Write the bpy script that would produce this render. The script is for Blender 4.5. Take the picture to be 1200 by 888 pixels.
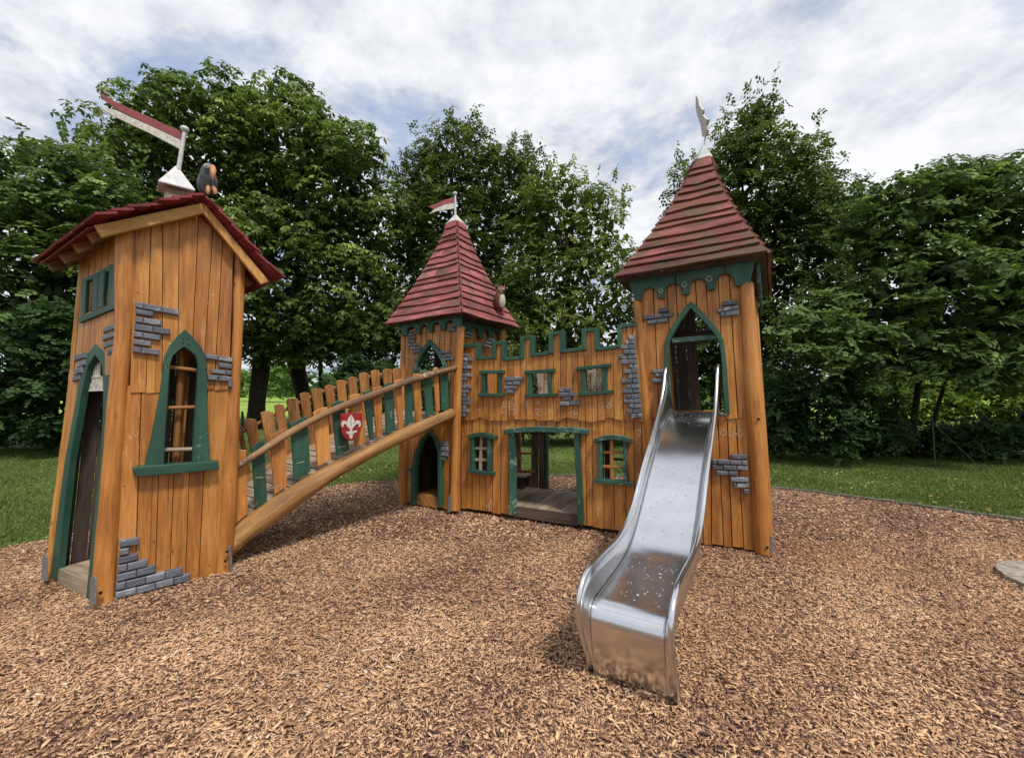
import bpy, bmesh, math, random
import numpy as np
from mathutils import Vector, geometry
V = Vector
random.seed(7); RNG = np.random.default_rng(7)
for o in list(bpy.data.objects): bpy.data.objects.remove(o)
SC = bpy.context.scene; COL = SC.collection

# ------------------------------------------------------------------ camera
FPX = 490.0; HOR = 458.0; PITCH = math.atan((HOR - 444) / FPX); CAM = V((0, 0, 1.6))
cd = bpy.data.cameras.new('camera'); cam = bpy.data.objects.new('camera', cd); COL.objects.link(cam)
cam.location = CAM; cam.rotation_euler = (math.pi / 2 + PITCH, 0, 0)
cd.sensor_width = 36; cd.lens = FPX / 1200 * 36; cd.clip_end = 3000; cd.clip_start = 0.05
SC.camera = cam

# ------------------------------------------------------------------ light
SKY_SEED = 4.4
SUN_EL, SUN_AZ = 58, 148      # azimuth clockwise from +Y: behind the viewer, to the right
w = bpy.data.worlds.new('World'); SC.world = w; w.use_nodes = True
nt = w.node_tree; N = nt.nodes; L = nt.links; N.clear()
def nd(t, **k):
    n = N.new(t)
    for a, b in k.items(): setattr(n, a, b)
    return n
out = nd('ShaderNodeOutputWorld'); bg = nd('ShaderNodeBackground'); bg.inputs[1].default_value = 0.1
sky = nd('ShaderNodeTexSky'); sky.sky_type = 'NISHITA'; sky.sun_disc = False
sky.sun_elevation = math.radians(SUN_EL); sky.sun_rotation = math.radians(SUN_AZ)
tc = nd('ShaderNodeTexCoord'); sep = nd('ShaderNodeSeparateXYZ'); L.new(tc.outputs['Generated'], sep.inputs[0])
zz = nd('ShaderNodeMath', operation='MAXIMUM'); L.new(sep.outputs[2], zz.inputs[0]); zz.inputs[1].default_value = 0.0
za = nd('ShaderNodeMath', operation='ADD'); L.new(zz.outputs[0], za.inputs[0]); za.inputs[1].default_value = 0.22
dx = nd('ShaderNodeMath', operation='DIVIDE'); L.new(sep.outputs[0], dx.inputs[0]); L.new(za.outputs[0], dx.inputs[1])
dy = nd('ShaderNodeMath', operation='DIVIDE'); L.new(sep.outputs[1], dy.inputs[0]); L.new(za.outputs[0], dy.inputs[1])
cb = nd('ShaderNodeCombineXYZ'); L.new(dx.outputs[0], cb.inputs[0]); L.new(dy.outputs[0], cb.inputs[1]); cb.inputs[2].default_value = SKY_SEED
n1 = nd('ShaderNodeTexNoise'); n1.inputs['Scale'].default_value = 1.5; n1.inputs['Detail'].default_value = 9; n1.inputs['Roughness'].default_value = 0.62; n1.inputs['Distortion'].default_value = 0.35
n2 = nd('ShaderNodeTexNoise'); n2.inputs['Scale'].default_value = 6.5; n2.inputs['Detail'].default_value = 6; n2.inputs['Roughness'].default_value = 0.6
L.new(cb.outputs[0], n1.inputs['Vector']); L.new(cb.outputs[0], n2.inputs['Vector'])
r1 = nd('ShaderNodeValToRGB'); L.new(n1.outputs[0], r1.inputs[0])
e = r1.color_ramp.elements; e[0].position = 0.33; e[0].color = (0, 0, 0, 1); e[1].position = 0.49; e[1].color = (1, 1, 1, 1)
r2 = nd('ShaderNodeValToRGB')
ad = nd('ShaderNodeMath', operation='MULTIPLY_ADD'); L.new(n2.outputs[0], ad.inputs[0]); ad.inputs[1].default_value = 0.75
L.new(n1.outputs[0], ad.inputs[2]); L.new(ad.outputs[0], r2.inputs[0])
e = r2.color_ramp.elements; e[0].position = 0.72; e[0].color = (4.9, 5.3, 6.2, 1); e[1].position = 1.0; e[1].color = (8.3, 8.4, 8.7, 1)
el = r2.color_ramp.elements.new(0.86); el.color = (6.9, 7.1, 7.5, 1)
mx = nd('ShaderNodeMix', data_type='RGBA'); L.new(r1.outputs[0], mx.inputs[0])
veil = nd('ShaderNodeMix', data_type='RGBA'); veil.inputs[0].default_value = 0.75
L.new(sky.outputs[0], veil.inputs[6]); veil.inputs[7].default_value = (3.3, 4.4, 7.0, 1)
L.new(veil.outputs[2], mx.inputs[6]); L.new(r2.outputs[0], mx.inputs[7]); L.new(mx.outputs[2], bg.inputs[0]); L.new(bg.outputs[0], out.inputs[0])
sl = bpy.data.lights.new('sun', 'SUN'); sun = bpy.data.objects.new('sun', sl); COL.objects.link(sun)
sl.energy = 2.8; sl.angle = math.radians(9); sl.color = (1, 0.95, 0.87)
az = math.radians(SUN_AZ); el_ = math.radians(SUN_EL)
sd = V((math.sin(az) * math.cos(el_), math.cos(az) * math.cos(el_), math.sin(el_)))
sun.rotation_euler = sd.to_track_quat('Z', 'Y').to_euler()
SC.view_settings.view_transform = 'Standard'; SC.view_settings.look = 'None'; SC.view_settings.exposure = 0.22; SC.view_settings.gamma = 1

# ------------------------------------------------------------------ pixel <-> place (all coordinates are unprojected onto real planes)
def ray(x, y):
    u = (444 - y) / FPX
    return V(((x - 600) / FPX, math.cos(PITCH) - u * math.sin(PITCH), math.sin(PITCH) + u * math.cos(PITCH)))
def G(x, y, z=0.0):
    d = ray(x, y); return CAM + d * ((z - CAM.z) / d.z)
def at(x, y, Y):
    d = ray(x, y); return CAM + d * (Y / d.y)
class Pl:
    def __init__(s, p0, p1, p2=None):
        s.o = V(p0); s.u = (V(p1) - V(p0)).normalized()
        up = V((0, 0, 1)) if p2 is None else V(p2) - V(p0)
        s.n = s.u.cross(up).normalized(); s.v = s.n.cross(s.u)
    def hit(s, x, y, d=0.0):
        r = ray(x, y); o = s.o + s.n * d; return CAM + r * ((o - CAM).dot(s.n) / r.dot(s.n))
    def uv(s, x, y, d=0.0):
        q = s.hit(x, y, d) - s.o; return (q.dot(s.u), q.dot(s.v))
    def p(s, u, v, d=0.0): return s.o + s.u * u + s.v * v + s.n * d
    def shift(s, d): 
        q = Pl.__new__(Pl); q.o = s.o + s.n * d; q.u, q.v, q.n = s.u, s.v, s.n; return q
def zt(ox, oy, sc): return lambda x, y: (ox + x / sc, oy + y / sc)   # coordinates read off an enlarged view

# ------------------------------------------------------------------ objects
def thing(name, label, cat, loc=(0, 0, 0), group=None):
    o = bpy.data.objects.new(name, None); COL.objects.link(o); o.location = loc; o.empty_display_size = 0.2
    o['label'] = label; o['category'] = cat
    if group: o['group'] = group
    return o
def rootloc(p):
    while p.parent: p = p.parent
    return V(p.location)
class MB:
    def __init__(s): s.v = []; s.uv = []; s.f = []; s.sm = []
    def add(s, vs, uvs, fs, smooth=False):
        b = len(s.v); s.v += [tuple(q) for q in vs]; s.uv += list(uvs)
        for f in fs: s.f.append([i + b for i in f]); s.sm.append(smooth)
        return s
    def hexa(s, q, smooth=False):   # q: 4 bottom ring + 4 top ring
        a = (V(q[1]) - V(q[0])).length; b = (V(q[3]) - V(q[0])).length; c = (V(q[4]) - V(q[0])).length
        dims = sorted([(a, 0), (b, 1), (c, 2)])[::-1]
        co = [(0,0,0),(1,0,0),(1,1,0),(0,1,0),(0,0,1),(1,0,1),(1,1,1),(0,1,1)]; ln = (a, b, c)
        L0 = dims[0][1]; L1 = dims[1][1]; L2 = dims[2][1]
        uv = [(k[L1] * ln[L1] + k[L2] * ln[L2], k[L0] * ln[L0]) for k in co]
        return s.add(q, uv, [(0,3,2,1),(4,5,6,7),(0,1,5,4),(1,2,6,5),(2,3,7,6),(3,0,4,7)], smooth)
    def box(s, c, e1, e2, e3):      # centre and three half-extent vectors
        c, e1, e2, e3 = V(c), V(e1), V(e2), V(e3)
        return s.hexa([c-e1-e2-e3, c+e1-e2-e3, c+e1+e2-e3, c-e1+e2-e3, c-e1-e2+e3, c+e1-e2+e3, c+e1+e2+e3, c-e1+e2+e3])
    def tube(s, pts, rad, seg=10, cap=True, lump=0.0, squash=1.0, up=None):
        pts = [V(q) for q in pts]; n = len(pts); vs = []; uvs = []; fs = []; ln = 0
        ref = V((0.31, 0.95, 0.02)) if up is None else V(up)
        ph = [random.uniform(0, 6.28) for _ in range(4)]
        for i, q in enumerate(pts):
            t = (pts[min(i + 1, n - 1)] - pts[max(i - 1, 0)]).normalized()
            a = (ref - t * ref.dot(t)).normalized(); b = t.cross(a)
            if i: ln += (q - pts[i - 1]).length
            r = rad[i] if hasattr(rad, '__len__') else rad
            for k in range(seg):
                th = 2 * math.pi * k / seg
                rr = r * (1 + lump * (math.sin(3 * th + ph[0] + 5 * ln) * 0.5 + math.sin(2 * th - 7 * ln + ph[1]) * 0.5))
                vs.append(q + a * math.cos(th) * rr * squash + b * math.sin(th) * rr); uvs.append((abs(th - math.pi) * r, ln))
        for i in range(n - 1):
            for k in range(seg):
                k2 = (k + 1) % seg; fs.append((i * seg + k, i * seg + k2, (i + 1) * seg + k2, (i + 1) * seg + k))
        s.add(vs, uvs, fs, True)
        if cap:
            s.add(vs[:seg], uvs[:seg], [tuple(range(seg))[::-1]]); s.add(vs[-seg:], uvs[-seg:], [tuple(range(seg))])
        return s
    def prism(s, pl, poly, d0, d1, ch=0.004):
        n = len(poly); ar = sum(poly[i][0] * poly[(i+1) % n][1] - poly[(i+1) % n][0] * poly[i][1] for i in range(n))
        if ar < 0: poly = poly[::-1]
        w_ = max(q[0] for q in poly) - min(q[0] for q in poly); h_ = max(q[1] for q in poly) - min(q[1] for q in poly)
        ch = min(ch, w_ * 0.2, h_ * 0.2, abs(d1 - d0) * 0.45); ins = []
        for i in range(n):
            a = V(poly[i-1]); b = V(poly[i]); c = V(poly[(i+1) % n]); e1 = (b - a); e2 = (c - b)
            if e1.length < 1e-7 or e2.length < 1e-7: ins.append(tuple(b)); continue
            e1.normalize(); e2.normalize(); m = V((-e1.y - e2.y, e1.x + e2.x))
            if m.length < 1e-4: ins.append(tuple(b)); continue
            m.normalize(); k = ch / max(0.35, m.dot(V((-e1.y, e1.x)))); q = b + m * k; ins.append((q.x, q.y))
        rings = [(poly, d0), (poly, d1 - ch), (ins, d1)]; vs = []; uvs = []
        for pg, d in rings:
            for (u, v) in pg:
                vs.append(pl.p(u, v, d)); uvs.append((u + (d1 - d), v) if h_ >= w_ else (v + (d1 - d), u))
        fs = [tuple(range(2 * n, 3 * n)), tuple(range(n))[::-1]]
        for r in (0, 1):
            for i in range(n): j = (i + 1) % n; fs.append((r*n + i, r*n + j, (r+1)*n + j, (r+1)*n + i))
        return s.add(vs, uvs, fs)
    def cut(s, pl, poly, holes, d0, d1):
        vs = []; faces = []
        for pg in [poly] + holes:
            if sum(pg[i][0] * pg[(i+1) % len(pg)][1] - pg[(i+1) % len(pg)][0] * pg[i][1] for i in range(len(pg))) < 0: pg = list(pg)[::-1]
            b = len(vs); vs += [V(q) for q in pg]; faces.append(list(range(b, len(vs))))
        r = geometry.delaunay_2d_cdt(vs, [], faces, 1, 1e-6, True)
        ov, of, org = r[0], r[2], r[5]
        keep = [f for f, g in zip(of, org) if 0 in g and not any(k > 0 for k in g)]
        if not keep: return []
        tr = [];
        for f in keep:
            a = sum(ov[f[i]].x * ov[f[(i+1) % len(f)]].y - ov[f[(i+1) % len(f)]].x * ov[f[i]].y for i in range(len(f)))
            if abs(a) > 1e-9: tr.append(list(f) if a > 0 else list(f)[::-1])
        if not tr: return []
        out = []
        while tr:
            comp = [tr.pop()]; es = {frozenset((comp[0][i], comp[0][(i+1) % len(comp[0])])) for i in range(len(comp[0]))}; ch_ = True
            while ch_:
                ch_ = False
                for f in list(tr):
                    fe = {frozenset((f[i], f[(i+1) % len(f)])) for i in range(len(f))}
                    if fe & es: comp.append(f); es |= fe; tr.remove(f); ch_ = True
            xs_ = [ov[i] for f in comp for i in f]
            if max(q.x for q in xs_) - min(q.x for q in xs_) > .008 and max(q.y for q in xs_) - min(q.y for q in xs_) > .012: out.append(MB()._cutpart(pl, poly, ov, comp, d0, d1))
        return out
    def _cutpart(s, pl, poly, ov, tr, d0, d1):
        h_ = max(q[1] for q in poly) - min(q[1] for q in poly); w_ = max(q[0] for q in poly) - min(q[0] for q in poly)
        used = sorted({i for f in tr for i in f}); mp = {i: k for k, i in enumerate(used)}; n = len(used)
        P = [pl.p(ov[i].x, ov[i].y, d1) for i in used] + [pl.p(ov[i].x, ov[i].y, d0) for i in used]
        U = [((ov[i].x, ov[i].y) if h_ >= w_ else (ov[i].y, ov[i].x)) for i in used]; U += [(a + d1 - d0, b) for a, b in U]
        fs = [tuple(mp[i] for i in f) for f in tr] + [tuple(mp[i] + n for i in f)[::-1] for f in tr]
        ed = {}
        for f in tr:
            for i in range(len(f)): ed[(f[i], f[(i+1) % len(f)])] = 1
        for (a, b) in ed:
            if (b, a) not in ed: fs.append((mp[b], mp[a], mp[a] + n, mp[b] + n))
        return s.add(P, U, fs)
    def obj(s, name, mat, parent=None, label=None, kind=None, cat=None, group=None):
        if not s.v: return None
        me = bpy.data.meshes.new(name); off = rootloc(parent) if parent else V((0, 0, 0))
        me.from_pydata([tuple(V(q) - off) for q in s.v], [], s.f); me.update()
        uvl = me.uv_layers.new(name='UVMap'); li = np.empty(len(me.loops), dtype=np.int32); me.loops.foreach_get('vertex_index', li)
        uvl.data.foreach_set('uv', np.array(s.uv, dtype=np.float32)[li].ravel())
        me.polygons.foreach_set('use_smooth', s.sm)
        me.materials.append(mat); o = bpy.data.objects.new(name, me); COL.objects.link(o)
        if parent: o.parent = parent
        if label: o['label'] = label
        if kind: o['kind'] = kind
        if cat: o['category'] = cat
        if group: o['group'] = group
        return o
def board(pl, px, d0, d1, name, mat, parent, holes=None, ch=0.004, label=None):
    poly = [pl.uv(x, y, d1) for x, y in px]; m = MB()
    if holes:
        x0 = min(q[0] for q in px); x1 = max(q[0] for q in px); y0 = min(q[1] for q in px); y1 = max(q[1] for q in px)
        hs = [h for h in holes if max(q[0] for q in h) > x0 and min(q[0] for q in h) < x1 and max(q[1] for q in h) > y0 and min(q[1] for q in h) < y1]
        if hs:
            return [q.obj(name, mat, parent, label) for q in MB().cut(pl, poly, [[pl.uv(x, y, d1) for x, y in h] for h in hs], d0, d1)]
    m.prism(pl, poly, d0, d1, ch); return m.obj(name, mat, parent, label)
def planks(pl, top, bot, yt, yb, d0, d1, mat, parent, holes=None, gap=0.45, jit=1.0, name='plank'):
    # top/bot: x of the joints along the lines yt(x), yb(x)
    for i in range(len(top) - 1):
        a, b, c, d = top[i] + gap, top[i+1] - gap, bot[i+1] - gap, bot[i] + gap
        j = random.uniform(-jit, jit); k = random.uniform(-jit, jit) * 0.6
        board(pl, [(a, yt(a)), (b, yt(b)), (c, yb(c) + j), (d, yb(d) + j + k)], d0, d1 + random.uniform(0, 0.004), name, mat, parent, holes)
def lin(x0, y0, x1, y1): return lambda x: y0 + (y1 - y0) * (x - x0) / (x1 - x0)
def bricks(pl, rows, tf, d0, d1, mat, parent):
    for (x0, y0, x1, y1, h, sp) in rows:
        xs = [x0] + list(sp) + [x1]; f = lin(x0, y0, x1, y1)
        for a, b in zip(xs[:-1], xs[1:]):
            g = 0.25; j = random.uniform(-.25, .25)
            p = [tf(a, f(a)), tf(b, f(b)), tf(b, f(b) + h), tf(a, f(a) + h)]
            p = [(p[0][0] + g, p[0][1] + g + j), (p[1][0] - g, p[1][1] + g), (p[2][0] - g, p[2][1] - g), (p[3][0] + g, p[3][1] - g + j)]
            board(pl, p, d0, d1 + random.uniform(-.004, .006), 'brick', mat, parent, ch=0.007)
def band(pl, outer, inner, d0, d1, name, mat, parent, label=None, ch=0.006):
    # ribbon between two polylines as one continuous bevelled moulding
    m = MB(); O = [V(pl.uv(x, y, d1)) for x, y in outer]; I = [V(pl.uv(x, y, d1)) for x, y in inner]; n = len(O); vs = []; uvs = []; ln = 0
    for i in range(n):
        if i: ln += (O[i] - O[i-1]).length
        w_ = (I[i] - O[i]); k = min(ch / max(w_.length, 1e-5), .3)
        for q, d, c in ((O[i], d0, 0), (O[i], d1 - ch, .01), (O[i] + w_ * k, d1, .02), (I[i] - w_ * k, d1, .06), (I[i], d1 - ch, .07), (I[i], d0, .1)):
            vs.append(pl.p(q.x, q.y, d)); uvs.append((c, ln))
    fs = []
    for i in range(n - 1):
        for k in range(6): j = (k + 1) % 6; fs.append((i*6 + k, i*6 + j, (i+1)*6 + j, (i+1)*6 + k))
    fs += [tuple(range(6))[::-1], tuple(range(6*(n-1), 6*n))]
    m.add(vs, uvs, fs); return m.obj(name, mat, parent, label)
def stroke(pl, pts, wpx, d, m):
    # thin flat ribbon along pixel points: chalk or carved marks
    for (a, b) in zip(pts[:-1], pts[1:]):
        A = V(pl.uv(*a, d)); B = V(pl.uv(*b, d)); t = (B - A)
        if t.length < 1e-5: continue
        nn = V((-t.y, t.x)).normalized() * wpx
        q = [A - nn, B - nn, B + nn, A + nn]
        m.add([pl.p(k.x, k.y, d) for k in q], [(k.x, k.y) for k in q], [(0, 1, 2, 3)])
def logpx(pl, rows, d, name, mat, parent, seg=14, lump=0.03, label=None, taper_end=True, sub=5):
    pts = []; rr = []
    for (xl, xr, y) in rows:
        c = (xl + xr) / 2; q = pl.hit(c, y, d); pts.append(q); rr.append(0.5 * abs(xr - xl) / FPX * q.y * math.cos(math.atan(abs(c - 600) / FPX)))
    P = []; R = []
    for i in range(len(pts) - 1):
        for k in range(sub):
            t = k / sub; P.append(pts[i].lerp(pts[i+1], t) + V((random.uniform(-1,1), random.uniform(-1,1), 0)) * 0.002); R.append((rr[i] * (1-t) + rr[i+1] * t) * random.uniform(.985, 1.015))
    P.append(pts[-1]); R.append(rr[-1])
    if taper_end:
        t = (P[0] - P[1]).normalized(); P = [P[0] + t * 0.012] + P; R = [R[0] * 0.8] + R
    return MB().tube(P, R, seg, lump=lump).obj(name, mat, parent, label)

# ------------------------------------------------------------------ materials
def S(r, g, b):
    f = lambda c: ((c / 255 + 0.055) / 1.055) ** 2.4 if c > 10 else c / 255 / 12.92
    return (f(r), f(g), f(b), 1)
def newmat(name):
    m = bpy.data.materials.new(name); m.use_nodes = True; t = m.node_tree; b = t.nodes['Principled BSDF']; return m, t.nodes, t.links, b
def mathn(N, L, op, a, b=None, c=None):
    n = N.new('ShaderNodeMath'); n.operation = op
    for i, q in enumerate((a, b, c)):
        if q is None: continue
        if isinstance(q, (int, float)): n.inputs[i].default_value = q
        else: L.new(q, n.inputs[i])
    return n.outputs[0]
def ramp(N, L, src, stops):
    r = N.new('ShaderNodeValToRGB'); L.new(src, r.inputs[0]); e = r.color_ramp.elements
    e[0].position, e[0].color = stops[0]; e[1].position, e[1].color = stops[-1]
    for p, c in stops[1:-1]: q = e.new(p); q.color = c
    return r.outputs[0]
def noise(N, L, vec, sc, det=4, rough=.55, dist=0):
    n = N.new('ShaderNodeTexNoise'); n.inputs['Scale'].default_value = sc; n.inputs['Detail'].default_value = det; n.inputs['Roughness'].default_value = rough; n.inputs['Distortion'].default_value = dist
    if vec: L.new(vec, n.inputs['Vector'])
    return n.outputs[0]
def mixc(N, L, f, a, b, bt='MIX'):
    n = N.new('ShaderNodeMix'); n.data_type = 'RGBA'; n.blend_type = bt
    for i, q in ((0, f), (6, a), (7, b)):
        if isinstance(q, (int, float)): n.inputs[i].default_value = q
        elif isinstance(q, tuple): n.inputs[i].default_value = q
        else: L.new(q, n.inputs[i])
    return n.outputs[2]
def grainvec(N, L, sx, sy):
    uv = N.new('ShaderNodeUVMap'); uv.uv_map = 'UVMap'; oi = N.new('ShaderNodeObjectInfo')
    sp = N.new('ShaderNodeSeparateXYZ'); L.new(uv.outputs[0], sp.inputs[0]); c = N.new('ShaderNodeCombineXYZ')
    L.new(mathn(N, L, 'MULTIPLY', sp.outputs[0], sx), c.inputs[0]); L.new(mathn(N, L, 'MULTIPLY', sp.outputs[1], sy), c.inputs[1])
    L.new(mathn(N, L, 'MULTIPLY', oi.outputs['Random'], 37.0), c.inputs[2]); return c.outputs[0], oi.outputs['Random']
def wood(name, dark, mid, light, rough=.55, wear=None, wamt=.62, vary=.18, grain=1.0, bump=.25, knots=True, paint=False):
    m, N, L, b = newmat(name)
    g, rnd = grainvec(N, L, 42 * grain, 2.2); big, _ = grainvec(N, L, 9, 1.3); spk, _ = grainvec(N, L, 60, 22)
    ng = noise(N, L, g, 1, 7, .62, 1.1); nb = noise(N, L, big, 1, 4, .6)
    mixv = mathn(N, L, 'MULTIPLY_ADD', nb, .55, mathn(N, L, 'MULTIPLY', ng, .45 if not paint else .2))
    if paint: mixv = mathn(N, L, 'ADD', mixv, .12)
    col = ramp(N, L, mixv, [(.36, dark), (.5, mid), (.64, light)])
    if knots:
        vo = N.new('ShaderNodeTexVoronoi'); kv, _ = grainvec(N, L, 7, 2.6); L.new(kv, vo.inputs['Vector']); vo.inputs['Scale'].default_value = 1
        kk = ramp(N, L, vo.outputs['Distance'], [(.05, (1,1,1,1)), (.11, (0,0,0,1))])
        col = mixc(N, L, mathn(N, L, 'MULTIPLY', kk, .55), col, tuple(c * .35 for c in dark[:3]) + (1,))
    if not paint:
        cv_, _ = grainvec(N, L, 70, .9); cr_ = noise(N, L, cv_, 1, 2, .5, .6)
        col = mixc(N, L, mathn(N, L, 'MULTIPLY', ramp(N, L, cr_, [(.66, (0,0,0,1)), (.70, (1,1,1,1))]), .6), col, tuple(c_ * .3 for c_ in dark[:3]) + (1,))
        sv_, _ = grainvec(N, L, 2.6, .9); st_ = noise(N, L, sv_, 1, 4, .65)
        col = mixc(N, L, ramp(N, L, st_, [(.36, (.55,.55,.55,1)), (.52, (0,0,0,1))]), col, mixc(N, L, 1.0, col, (.62, .56, .50, 1), 'MULTIPLY'))
    if wear:
        nw = noise(N, L, spk, 1, 6, .7); bw, _ = grainvec(N, L, 5, 3)
        nw2 = noise(N, L, bw, 1, 3, .6)
        f = ramp(N, L, mathn(N, L, 'ADD', mathn(N, L, 'MULTIPLY', nw, .6), mathn(N, L, 'MULTIPLY', nw2, .5)), [(wamt, (0,0,0,1)), (wamt + .07, (1,1,1,1))])
        col = mixc(N, L, mathn(N, L, 'MULTIPLY', f, .8), col, wear)
    hs = N.new('ShaderNodeHueSaturation'); L.new(col, hs.inputs['Color'])
    L.new(mathn(N, L, 'MULTIPLY_ADD', rnd, 2 * vary, 1 - vary), hs.inputs['Value'])
    L.new(mathn(N, L, 'MULTIPLY_ADD', mathn(N, L, 'FRACT', mathn(N, L, 'MULTIPLY', rnd, 13.7)), .008, .496), hs.inputs['Hue'])
    L.new(hs.outputs[0], b.inputs['Base Color']); b.inputs['Roughness'].default_value = rough
    bp = N.new('ShaderNodeBump'); bp.inputs['Strength'].default_value = bump; bp.inputs['Distance'].default_value = .006
    L.new(mathn(N, L, 'ADD', ng, mathn(N, L, 'MULTIPLY', nb, .6)), bp.inputs['Height']); L.new(bp.outputs[0], b.inputs['Normal'])
    return m
ORANGE = wood('stained_orange_wood', S(136, 84, 36), S(178, 116, 52), S(200, 142, 76), .5, S(216, 190, 152), .665, vary=.12, grain=.9, bump=.4)
ORLOG = wood('stained_orange_log', S(146, 92, 42), S(184, 122, 56), S(202, 146, 80), .45, S(205, 165, 115), .72, .08)
GREEN = wood('green_painted_wood', S(24, 56, 46), S(36, 76, 60), S(50, 94, 76), .55, S(126, 142, 130), .655, .12, knots=False, paint=True)
GREENW = wood('worn_green_painted_wood', S(26, 62, 50), S(40, 80, 66), S(58, 100, 86), .6, S(156, 172, 164), .60, .12, knots=False, paint=True)
BRICK = wood('grey_painted_wood_block', S(62, 66, 74), S(98, 102, 112), S(136, 140, 148), .65, S(172, 174, 176), .60, .16, knots=False, paint=True)
RED = wood('faded_red_roof_board', S(84, 42, 40), S(146, 74, 76), S(182, 110, 110), .75, S(92, 76, 64), .545, .16, knots=False)
REDM = wood('mossy_red_roof_board', S(66, 38, 34), S(120, 62, 60), S(156, 90, 88), .8, S(78, 76, 46), .54, .2, knots=False)
REDD = wood('deep_red_roof_board', S(78, 20, 26), S(118, 30, 40), S(140, 46, 54), .6, S(140, 84, 84), .64, .14, knots=False)
BARK = wood('peeled_log', S(84, 60, 42), S(134, 98, 66), S(168, 130, 94), .7, S(186, 164, 142), .62, .08, bump=.8)
BEAM = wood('weathered_orange_beam', S(90, 62, 32), S(146, 104, 56), S(176, 132, 78), .65, S(192, 160, 112), .64, .06, bump=.6)
PICK = wood('weathered_picket_wood', S(96, 62, 30), S(160, 104, 50), S(184, 130, 72), .6, S(120, 100, 80), .6, .16)
RAW = wood('raw_grey_wood', S(104, 88, 74), S(146, 128, 108), S(176, 160, 140), .75, S(120, 108, 96), .64, .14)
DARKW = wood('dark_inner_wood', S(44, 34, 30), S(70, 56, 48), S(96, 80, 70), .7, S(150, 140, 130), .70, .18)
BROWN = wood('brown_inner_wood', S(86, 54, 32), S(128, 82, 50), S(158, 112, 76), .65, S(190, 176, 160), .60, .14)
BACKW = wood('peeling_back_board', S(104, 62, 36), S(146, 96, 60), S(176, 130, 90), .7, S(206, 194, 180), .50, .14)
BARGE = wood('pale_orange_barge_board', S(158, 108, 50), S(190, 138, 72), S(208, 160, 94), .5, S(120, 80, 40), .72, .05)
def plain(name, c, rough=.5, metal=0, nscale=30, amt=.15, bump=0):
    m, N, L, b = newmat(name); t = N.new('ShaderNodeTexCoord'); n = noise(N, L, t.outputs['Object'], nscale, 5, .6)
    d = tuple(q * (1 - amt * 2) for q in c[:3]) + (1,); u = tuple(min(1, q * (1 + amt)) for q in c[:3]) + (1,)
    L.new(ramp(N, L, n, [(.35, d), (.6, c), (.75, u)]), b.inputs['Base Color']); b.inputs['Roughness'].default_value = rough; b.inputs['Metallic'].default_value = metal
    if bump:
        bp = N.new('ShaderNodeBump'); bp.inputs['Strength'].default_value = bump; bp.inputs['Distance'].default_value = .01; L.new(n, bp.inputs['Height']); L.new(bp.outputs[0], b.inputs['Normal'])
    return m
CHALK = plain('white_chalk', S(214, 200, 182), .9, 0, 160, .3)
EDGING = plain('weathered_edging', S(118, 110, 98), .85, 0, 14, .3, .5)
GALV = plain('galvanised_steel', S(150, 153, 158), .5, .7, 60, .15)
WHITEM = plain('white_coated_metal', S(205, 205, 205), .45, 0, 25, .12)
WHITEP = plain('white_paint', S(206, 200, 192), .6, 0, 40, .18)
REDP = plain('red_paint', S(150, 26, 30), .45, 0, 30, .15)
FLAGR = plain('faded_red_flag', S(142, 66, 70), .6, 0, 30, .15)
BLACK = plain('black_iron', S(28, 26, 26), .5, .3, 30, .2)
CROW = plain('dark_grey_painted_wood', S(92, 94, 102), .6, 0, 24, .3)
BEAK = plain('orange_beak_wood', S(190, 130, 88), .6, 0, 30, .15)
OWLB = plain('brown_owl_wood', S(104, 62, 44), .65, 0, 30, .25)
STONE = plain('grey_stone', S(164, 156, 142), .85, 0, 18, .25, .5)
TRUNK = plain('tree_bark', S(58, 50, 42), .9, 0, 9, .35, .6)
TRUNKL = plain('pale_tree_bark', S(92, 86, 74), .9, 0, 9, .35, .6)
def steel(name, base=.62):
    m, N, L, b = newmat(name); g, _ = grainvec(N, L, 90, 1.4); c = noise(N, L, g, 1, 4, .6); t = N.new('ShaderNodeTexCoord')
    sm = noise(N, L, t.outputs['Object'], 9, 6, .65); sc = noise(N, L, t.outputs['Object'], 55, 4, .6)
    rr = mathn(N, L, 'ADD', mathn(N, L, 'MULTIPLY_ADD', c, .10, .13), mathn(N, L, 'MULTIPLY', sm, .06)); L.new(rr, b.inputs['Roughness'])
    L.new(ramp(N, L, sm, [(.3, (base * .90, base * .905, base * .91, 1)), (.65, (base, base * 1.005, base * 1.02, 1))]), b.inputs['Base Color']); b.inputs['Metallic'].default_value = 1
    bp = N.new('ShaderNodeBump'); bp.inputs['Strength'].default_value = .05; bp.inputs['Distance'].default_value = .002; L.new(c, bp.inputs['Height']); L.new(bp.outputs[0], b.inputs['Normal'])
    return m
STEEL = steel('stainless_steel', .78)
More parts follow.
